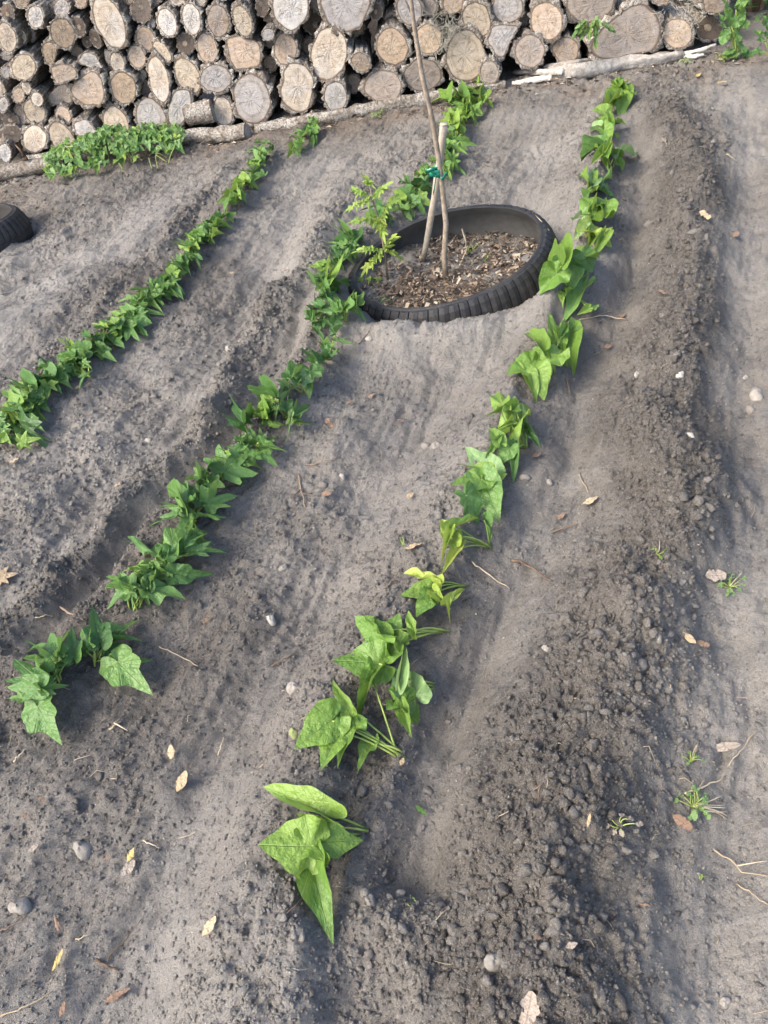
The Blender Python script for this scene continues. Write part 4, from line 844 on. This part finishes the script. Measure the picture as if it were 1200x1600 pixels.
for (tx, ty, bi, n, mat, dz) in ((556,298,3,3,'lime',.0),(597,360,2,2,'yellow',0),(600,292,3,3,'lime',.01),(575,285,4,2,'lime',.02),(548,325,3,3,'lime',0),(612,315,2,3,'lime',0),(558,345,2,3,'lime',0),(590,345,2,2,'yellow',0),(612,372,1,3,'yellow',0),(568,390,1,4,'lime',0),(575,415,1,3,'yellow',0),(620,400,1,2,'yellow',0),(565,437,0,2,'lime',0)):
    compound(ts[bi], up(tx, ty, yT + rnd.gauss(0, .02)), n, .048, mat)
tag(root, 'yellow-green tomato seedling growing inside the left rim of the tyre', 'tomato plant')

# small weeds
def weed(px, py, n, s, mat, lab, h=.03, strands=0, kind='ovate', name='weed', z=None, cat='weed', spreadz=.5):
    b = at(px, py) if z is None else flat(px, py, z); root = empty(name, b); k = pxs(b)
    for i in range(n):
        a = rnd.uniform(0, 6.28); d = rnd.uniform(.2, 1) * s * k; P = b + [d * math.cos(a), d * math.sin(a), rnd.uniform(.3, 1) * h]; l = s * k * rnd.uniform(.35, .6)
        petiole(root, b, P, .0008, STEM, .005)
        put_leaf(root, P, P + [l * math.cos(a), l * math.sin(a), -l * .2], l * .7, kind, mat, .2, rnd.gauss(0, 20), rnd.randrange(4))
    for i in range(strands):
        a = rnd.uniform(-.6, 1.2); e = b + [s * k * 2.2 * math.cos(a), s * k * 2.2 * math.sin(a), .012]; e[2] = float(hz(e[0], e[1])[0]) + .01; petiole(root, b + [0, 0, .005], e, .0011, STRAW, .01, 'dry_stem')
    return tag(root, lab, cat, 'small weeds in the soil')
weed(1083,1262,16,24,'pale','uprooted pale weed with dry straws at the right edge of the mound',.03,7)
weed(968,1292,7,26,'greydry','limp grey-green weed left of the pale uprooted one',.015)
weed(1080,1192,9,14,'pale','spindly pale weed above the uprooted one with straws',.025,2)
weed(1140,918,14,18,'pale','pale sprawling weed beside the large tan dead leaf',.02,1)
weed(1028,866,5,12,'light','tiny bright seedling on the crest of the right mound',.02,1)
weed(630,850,8,10,'pale','tiny pale seedling beside the long tan leaf',.015)
weed(650,1412,3,12,'pale','small half-buried green shoot right of the front plant',.012)
weed(1095,1375,3,6,'light','tiny green leaf on the lower right mound',.01)
weed(740,390,6,12,'light','small seedling in the middle of the tyre mulch',.02,0,z=.0)
weed(762,405,5,9,'light','tiny seedling right of centre in the tyre mulch',.015,0,z=.0)
weed(745,345,5,9,'yellow','yellow seedling by the far inner wall of the tyre',.03,0,z=.03)
weed(600,470,4,10,'green','tiny green leaf inside the front left of the tyre',.02,0,z=.0)
weed(320,192,10,14,'light','low weed under the crosswise log beside the skid pole',.04)
weed(592,180,9,11,'pale','pale weed growing against the long skid pole',.03)
weed(1070,100,9,10,'pale','yellowish weed at the right tip of the fallen branch',.03)
weed(1125,95,9,12,'light','yellow-green weed below the broad-leaved shrub',.03,1)
weed(20,268,9,12,'pale','yellowish weed at the left skid pole',.03)
weed(125,240,9,11,'pale','pale weed just left of the vine clump by the skid',.04)
# broad-leaved shrubs at the right end of the pile, and the drooping fern-like plant on the logs
def shrub(base, L, name, lab, cat, mat='green', grp=None, hmul=1):
    root = empty(name, base)
    for (bx, by, tx, ty, wd, yy) in L:
        P = up(bx, by, yy); T = up(tx, ty, yy - .03); k = pxs(P)
        petiole(root, base, P, .003, STEM, .03); put_leaf(root, P, T, wd * k, 'ovate', mat, .2, rnd.gauss(0, 10), rnd.randrange(4), nrm=(rnd.gauss(0, .2), -.7, .8))
    return tag(root, lab, cat, grp)
B1 = at(1150, 92); y1 = B1[1]
shrub(B1, [(1140,42,1165,22,18,y1),(1138,42,1128,70,17,y1),(1148,44,1157,64,16,y1),(1142,40,1142,12,14,y1),(1135,45,1125,20,13,y1),(1150,40,1172,35,14,y1),(1150,66,1168,80,16,y1),(1155,80,1138,88,14,y1),(1160,80,1178,90,15,y1),(1148,76,1132,84,12,y1),(1155,35,1162,8,14,y1),(1140,20,1130,-5,14,y1),(1150,15,1168,-8,15,y1)], 'broad_leaf_shrub', 'young broad-leaved shrub at the right end of the woodpile', 'shrub')
B2 = at(1205, 95); y2 = B2[1]
shrub(B2, [(1195,65,1184,45,14,y2),(1198,60,1202,35,14,y2),(1205,70,1222,55,15,y2),(1192,80,1180,78,13,y2),(1210,50,1225,30,15,y2),(1200,45,1190,20,13,y2)], 'broad_leaf_shrub', 'broad-leaved shrub cut by the right edge of the view', 'shrub')
fb = wallpt(921, 62, .12); root = empty('hanging_fern', fb)
for i in range(16):
    a = -1.57 + rnd.gauss(0, .9); P = fb + [math.cos(a) * .05, -.02 - rnd.random() * .03, .05 + rnd.random() * .06]; T = P + [math.cos(a) * .07, -.02, -.055 + rnd.gauss(0, .02)]
    petiole(root, fb, P, .0015, STEM, .01); put_leaf(root, P, T, .017, 'ovate', rnd.choice(('green', 'pale', 'light')), .2, 0, rnd.randrange(4), nrm=(0, -1, .6))
tag(root, 'small drooping green plant hanging between two logs at the right', 'fern')
def tuft(px, py, off, n, L, lab):
    c = wallpt(px, py, off); root = empty('moss_tuft', c); V = []; F = []
    for i in range(n):
        a = rnd.uniform(0, 6.28); s = c + [rnd.gauss(0, .05), rnd.gauss(0, .012), rnd.gauss(0, .05)]; e = s + [L * rnd.gauss(0, .6), -abs(rnd.gauss(0, .02)), L * rnd.gauss(-.2, .6)]
        v, f = tube(bez(s, (s + e) / 2 + [rnd.gauss(0, .03), -.02, rnd.gauss(0, .03)], e, 7) - c, rnd.uniform(.0008, .0014), 3, cap=False); F += [tuple(q + len(V) for q in g) for g in f]; V += v
    tag(link('strands', mesh('strands', V, F, MOSS), root), kind='stuff'); tag(root, lab, 'moss')
tuft(688, 45, .05, 90, .10, 'tangled grey moss strands hanging over the log right of the sapling')
tuft(1072, 22, .05, 45, .07, 'wispy grey moss on the small log at the right end')
# dark shrubs behind the pile and to its right
def bush(c, r, h, n, lab, grp):
    root = empty('shrub', c); c = np.array(c); V = []; F = []
    for i in range(n):
        d = nr.standard_normal(3); d /= np.linalg.norm(d); q = (.45 + .55 * rnd.random()) * (1 + .25 * math.sin(d[0] * 5 + c[0]) * math.cos(d[2] * 6))
        p = np.array([d[0] * r * q, d[1] * r * q * .8, h * .5 + d[2] * h * .5 * q]); s = rnd.uniform(.03, .06); u = nr.standard_normal(3); u /= np.linalg.norm(u); t = np.cross(u, d); t /= np.linalg.norm(t) + 1e-9; k = len(V)
        V += [p, p + u * s + t * s * .35, p + u * s * 2, p + u * s - t * s * .35]; F += [(k, k + 1, k + 2), (k, k + 2, k + 3)]
    cr_ = link('crown', mesh('crown', V, F, LEAF['dark'], False), root)
    for i in range(6):
        a = i * 1.05; v, f = tube(bez((0, 0, -.1), (.2 * math.cos(a) * r, .2 * math.sin(a) * r, h * .4), (.6 * r * math.cos(a), .6 * r * math.sin(a), h * .8), 6), np.linspace(.03, .008, 6), 6); link('trunk', mesh('trunk', v, f, TWIG), root)
    tag(root, lab, 'shrub', grp)
for i, (u, bk, r, h) in enumerate(((4.35, .55, .55, 1.3), (4.9, 1.5, .8, 1.8), (5.6, .4, .6, 1.2), (3.9, 1.6, .7, 1.6))):
    q = WA + WD * u + WN * bk; bush((q[0], q[1], .0), r, h, 2600, ['dark leafy shrub just right of the woodpile', 'tall dark shrub behind the right end of the pile', 'dark shrub at the far right edge', 'dark shrub behind the last logs'][i], 'dark shrubs behind the woodpile')

# ------------------------------------------------------------------ dead leaves, stones and twigs on the soil
GL, GS, GT = 'dead leaves on the soil', 'stones on the soil', 'twigs on the soil'
def dead(px, py, L, ang, mat, lab, w=.5, kind='ovate', curl=.05):
    b = at(px, py, .014); k = pxs(b); root_loc = b
    l = L * k; a = math.radians(ang); d = np.array([math.cos(a), math.sin(a), rnd.gauss(0, .12)]) * l
    base = b - d * .5; o = link('dead_leaf', leaf_data(kind, mat, curl, rnd.choice((0, 0, 3))))
    x = d / np.linalg.norm(d); u = np.array([rnd.gauss(0, .25), rnd.gauss(0, .25), 1]); u -= x * (u @ x); z = u / np.linalg.norm(u); y = np.cross(z, x); wd = l * w / .48
    Mx = Matrix.Identity(4)
    for i in range(3): Mx[i][0] = x[i] * l; Mx[i][1] = y[i] * wd; Mx[i][2] = -z[i] * l * .45; Mx[i][3] = base[i]
    o.matrix_world = Mx; return tag(o, lab, 'leaf', GL)
for a in [
 (267,1175,24,95,'dry','small tan dead leaf above the larger tan one, lower left'),(284,1220,34,60,'dry','tan oval dead leaf with visible midrib, lower left'),(327,1447,34,50,'dry','pale straw dead leaf below the front plant'),
 (204,1336,22,60,'ydry','golden dead leaf right of the large pale stone'),(200,1357,30,50,'greydry','grey-brown dead leaf just under the golden one'),(90,1500,32,65,'ydry','yellow curled narrow leaf near the lower left edge',.25),
 (183,1555,44,15,'rust','curled brown dead leaf near the bottom left',.35,'ovate',.9),(97,1577,22,80,'rust','rusty leaf fragment at the bottom left corner'),(88,1442,26,110,'rust','curled orange-brown leaf above the yellow narrow one',.4,'ovate',.9),
 (65,1249,14,150,'rust','small orange leaf scrap left of the tan leaves'),(38,1274,13,140,'rust','tiny rust scrap near the left edge'),(167,1340,12,0,'rust','pinkish scrap right of the pale stone'),(52,1325,18,20,'greydry','pale triangular scrap left of the pale stone'),
 (322,968,16,20,'rust','round orange leaf scrap right of the middle row front'),(15,898,28,10,'dry','pale jagged leaf at the left edge',.6,'lobed'),(645,853,34,8,'dry','long tan dead leaf left of the curled yellow plant',.3),
 (640,774,16,40,'dry','small pale leaf scrap in the bed left of the right-hand row'),(922,782,28,15,'dry','tan oval dead leaf in the right-hand trench'),(877,806,16,20,'rust','orange leaf scrap in the right-hand trench'),(838,711,16,30,'rust','orange dead leaf at the foot of the many-leaved plant',.8),
 (515,661,22,120,'rust','rusty pointed leaf right of the pale-stemmed plant'),(510,771,18,150,'rust','brown narrow scrap in the middle bed'),(1119,899,32,170,'greydry','large grey-tan dead leaf on the right mound',.75),
 (1077,996,28,110,'dry','twisted tan leaf in the dark hollow on the right mound',.45,'ovate',.6),(1099,1006,20,150,'rust','dark brown leaf beside the twisted tan one'),(1067,1285,34,125,'rust','rust-brown leaf under the uprooted weed',.5),
 (920,1282,22,60,'dry','pale curled sliver left of the grey-green weed',.25),(1006,1413,18,160,'rust','red-brown curled leaf on the lower right mound',.35,'ovate',.8),(1132,1167,52,175,'greydry','long grey dead leaf at the right edge',.26),
 (826,1580,60,60,'greydry','big grey-brown dead leaf at the bottom edge',.6),(893,1477,20,0,'greydry','half-buried brown leaf on the lower right mound'),(628,1190,14,60,'dry','tan scrap at the foot of the drooping plant'),
 (950,541,14,10,'rust','dark orange scrap right of the big rounded plant'),(1035,456,16,120,'rust','curled orange leaf on the right mound crest',.35),(973,493,12,10,'rust','small orange scrap right of the tall plant'),
 (1102,336,24,110,'dry','pale tan leaf on the far right mound',.5),(1150,366,18,80,'rust','pinkish leaf near the right edge'),(22,719,18,10,'dry','pale scrap under the left-hand row at the left edge'),
 (1091,117,12,20,'ydry','yellow leaf near the fallen branch tip'),(1128,128,16,60,'ydry','bright yellow leaf below the broad-leaved shrub',.8),(812,455,10,30,'rust','orange scrap at the front of the tyre'),(185,756,26,60,'dry','narrow straw-green leaf left of the fifth plant',.2),
 (580,618,14,20,'rust','brown scrap in the bed below the tyre'),(545,628,12,20,'rust','small brown scrap left in the bed below the tyre'),(625,657,12,150,'rust','faint brown scrap mid bed'),(658,1266,22,130,'green','small green fallen leaf in the trench by the front plant',.35),
 (120,605,12,10,'rust','orange scrap left of the left-hand row',.5),(447,422,10,40,'rust','orange scrap in the path left of the tyre'),(362,426,10,20,'dry','pale scrap in the path right of the left-hand row'),(840,1465,12,160,'rust','tiny orange scrap beside the dark heap')]: dead(*a)
def stone(px, py, w_, h_, mat, lab):
    b = at(px, py, 0); k = pxs(b); r = random.Random(px * 7 + py); V = []; F = []; a, c = w_ * k / 2, h_ * k / 2; n, m = 14, 8
    ph = [r.uniform(0, 6.28) for _ in range(6)]
    for i in range(m + 1):
        e = math.pi * i / m - math.pi / 2
        for j in range(n):
            t = 2 * math.pi * j / n; q = 1 + .2 * math.sin(2 * t + ph[0]) * math.cos(e) + .13 * math.sin(3 * t + ph[1] + 2 * e) + .07 * math.sin(5 * e + ph[2] + t)
            V.append((a * q * math.cos(e) * math.cos(t), (a + c) / 2 * q * math.cos(e) * math.sin(t), c * q * math.sin(e)))
    for i in range(m):
        for j in range(n): F.append((i * n + j, i * n + (j + 1) % n, (i + 1) * n + (j + 1) % n, (i + 1) * n + j))
    o = link('stone', mesh('stone', V, F, mat)); o.location = b + [0, 0, -c * .1]; o.rotation_euler = (0, 0, r.uniform(0, 3)); tag(o, lab, 'stone', GS)
for a in [(130,1328,32,32,PSTONE,'large pale knobbly stone at the lower left'),(33,1418,30,36,STONE,'dark grey lump at the left edge, lower left'),(460,1076,26,22,STONE,'smooth grey oval stone left of the drooping plant'),(682,697,18,17,STONE,'round tan pebble in the middle bed'),
 (665,697,14,12,STONE,'brown pebble touching the round tan one'),(423,969,18,16,PSTONE,'pale stone right of the middle row front'),(773,1503,30,28,PSTONE,'pale flat-topped stone at the bottom centre'),(578,1410,26,22,STONE,'brownish stone below the front plant'),
 (358,546,14,13,PSTONE,'white pebble in the path between left-hand and middle rows'),(1063,586,14,11,PSTONE,'white chip on the right mound'),(995,586,12,12,PSTONE,'small pale pebble on the left slope of the right mound'),(1182,617,28,18,PSTONE,'pale clod at the right edge'),
 (1172,640,16,14,STONE,'tan clod just below the pale one at the right edge'),(1078,681,14,12,PSTONE,'tan pebble on the right mound crest'),(820,746,16,12,STONE,'grey stone at the foot of the five-leaf plant'),(858,753,12,10,STONE,'small round pebble in the right-hand trench'),
 (1133,1566,18,16,STONE,'small grey stone near the bottom right'),(668,1236,16,14,STONE,'small stone in the trench bottom beside the front plant'),(625,1398,18,14,STONE,'rounded clod at the end of the trench'),(505,757,14,12,STONE,'tan pebble left of centre in the middle bed'),
 (460,1146,20,18,m_plain('mossy_clod', (.10,.12,.04), (.2,.22,.1), 50, .9),'mossy greenish clod beside the drooping plant'),(443,887,14,10,PSTONE,'pale chip right of the dense plant'),(1065,910,14,12,STONE,'pebble on the right mound left of the tan leaf'),
 (855,1015,16,14,PSTONE,'pale clod on the left of the right mound'),(1013,350,14,10,STONE,'flat grey stone beside the lime green plant'),(577,530,12,10,PSTONE,'white chip below the tyre'),(232,688,12,9,PSTONE,'white chip in the path below the left-hand row'),(535,745,9,12,PSTONE,'pale yellowish chip in the middle bed'),
 (700,1127,10,8,STONE,'small pebble right of the pale upturned leaves'),(1165,590,10,9,PSTONE,'small pale pebble near the right edge')]: stone(*a)
def twig(pts, r, mat, lab, forks=()):
    P = [at(x, y, .005 + (.006 if 0 < i < len(pts) - 1 else 0)) for i, (x, y) in enumerate(pts)]; P = np.array(P); b = P[0].copy(); root = empty('twig', b)
    t = np.linspace(0, len(P) - 1, 10); Q = np.stack([np.interp(t, range(len(P)), P[:, k]) for k in range(3)], 1) + nr.normal(0, .0012, (10, 3)); v, f = tube(Q - b, np.linspace(r, r * .55, 10), 6, .25, 50); link('stalk', mesh('stalk', v, f, mat), root)
    for (a, e) in forks:
        A = Q[a]; B = at(*e, .008); v, f = tube(bez(A, (A + B) / 2 + [0, 0, .004], B, 5) - b, np.linspace(r * .7, r * .35, 5), 5, .2); link('side_twig', mesh('side_twig', v, f, mat), root)
    return tag(root, lab, 'twig', GT)
for a in [([(248,1010),(280,1024),(309,1041)],.0016,STRAW,'thin pale straw right of the middle row front'),([(738,878),(762,896),(797,921)],.0018,STRAW,'pale straw at the edge of the right-hand trench'),([(800,874),(830,886),(862,908)],.0040,TWIG,'thick brown stick lying in the right-hand trench'),
 ([(0,1587),(40,1572),(83,1549)],.0016,STRAW,'long pale straw at the bottom left corner'),([(445,1432),(462,1415),(476,1400)],.0013,TWIG,'thin twig below the front plant'),([(223,1313),(238,1320),(251,1325)],.0014,STRAW,'short pale twig right of the golden leaf'),
 ([(120,1467),(132,1463),(144,1459)],.0014,STRAW,'short straw above the yellow narrow leaf'),([(150,1502),(168,1508),(186,1517)],.0030,TWIG,'knobbly brown twig above the curled brown leaf',),([(168,1500),(195,1470),(220,1435)],.0013,TWIG,'dark thin root arching at the lower left'),
 ([(1138,1196),(1158,1172),(1180,1143)],.0013,STRAW,'straw leaning over the long grey leaf'),([(1113,1327),(1135,1340),(1160,1362),(1200,1370)],.0018,STRAW,'long pale root at the right edge',((5,(1200,1345)),)),([(1150,1378),(1172,1395),(1200,1415)],.0016,STRAW,'pale root below the long one at the right edge'),
 ([(466,742),(472,768),(477,792)],.0026,TWIG,'forked grey twig in the middle bed',((4,(455,780)),(5,(492,775)))),([(480,726),(505,722),(532,714)],.0014,TWIG,'thin root across the middle bed'),([(425,1040),(440,1032),(456,1024)],.0020,TWIG,'short dark twig left of the large-leaved plant'),
 ([(172,1140),(180,1131),(188,1122)],.0024,STRAW,'tan forked root below the middle row front',((5,(200,1142)),)),([(95,950),(112,960),(130,968)],.0030,TWIG,'dark stick on the mound left of the middle row'),([(55,965),(70,962),(84,963)],.0018,STRAW,'pale twig on the mound at the left'),
 ([(20,1190),(30,1180),(42,1170)],.0018,STRAW,'straw below the front plant of the middle row'),([(340,1180),(346,1165),(350,1150)],.0016,STRAW,'thin root right of the tan leaves'),([(905,740),(912,755),(920,768)],.0020,STRAW,'pale straw above the tan oval leaf'),
 ([(862,832),(882,824),(902,820)],.0022,TWIG,'dark twig below the orange scrap in the trench'),([(1090,850),(1100,850)],.001,STRAW,'short straw on the right mound'),([(980,500),(940,492),(905,500)],.0016,STRAW,'pale root beside the tall plant',((6,(958,485)),)),
 ([(560,538),(575,520),(590,498)],.0016,TWIG,'dark thin twig on the bank before the tyre'),([(1135,240),(1143,246),(1152,252)],.0022,STRAW,'pale stick on the far right slope'),([(1035,215),(1040,222),(1042,232)],.0018,STRAW,'tiny pale stick on the far right mound'),
 ([(1070,1240),(1100,1230),(1133,1214)],.002,STRAW,'stiff straw over the uprooted weed'),([(600,920),(615,905),(625,890)],.0016,TWIG,'thin brown root left of the wilted yellow plant',((4,(640,905)),)),([(828,1240),(845,1225),(840,1260)],.0012,TWIG,'fine root at the trench edge'),
 ([(885,590),(888,600),(890,615)],.0026,TWIG,'brown dry stub under the big rounded plant'),([(0,1455),(20,1445),(38,1430)],.0018,TWIG,'dark twig at the left edge near the grey lump')]: twig(*a)
# dry stalk bent over in the tyre mulch, and a straw over its rim
def stalk(P, r, lab):
    P = np.array(P); b = P[0].copy(); o = link('dry_stalk', mesh('dry_stalk', *tube(P - b, r, 5), STRAW)); o.location = b; tag(o, lab, 'stalk')
stalk([flat(718,415,-.01), flat(729,390,.02), up(727,370,2.58), up(722,358,2.6), up(728,378,2.55)], .0025, 'bent pale dry stalk standing in the tyre mulch')
stalk([flat(830,330,.12), flat(845,345,.115), flat(858,360,.10), at(868,370,.01)], .0016, 'thin dry stem hanging over the right rim of the tyre')
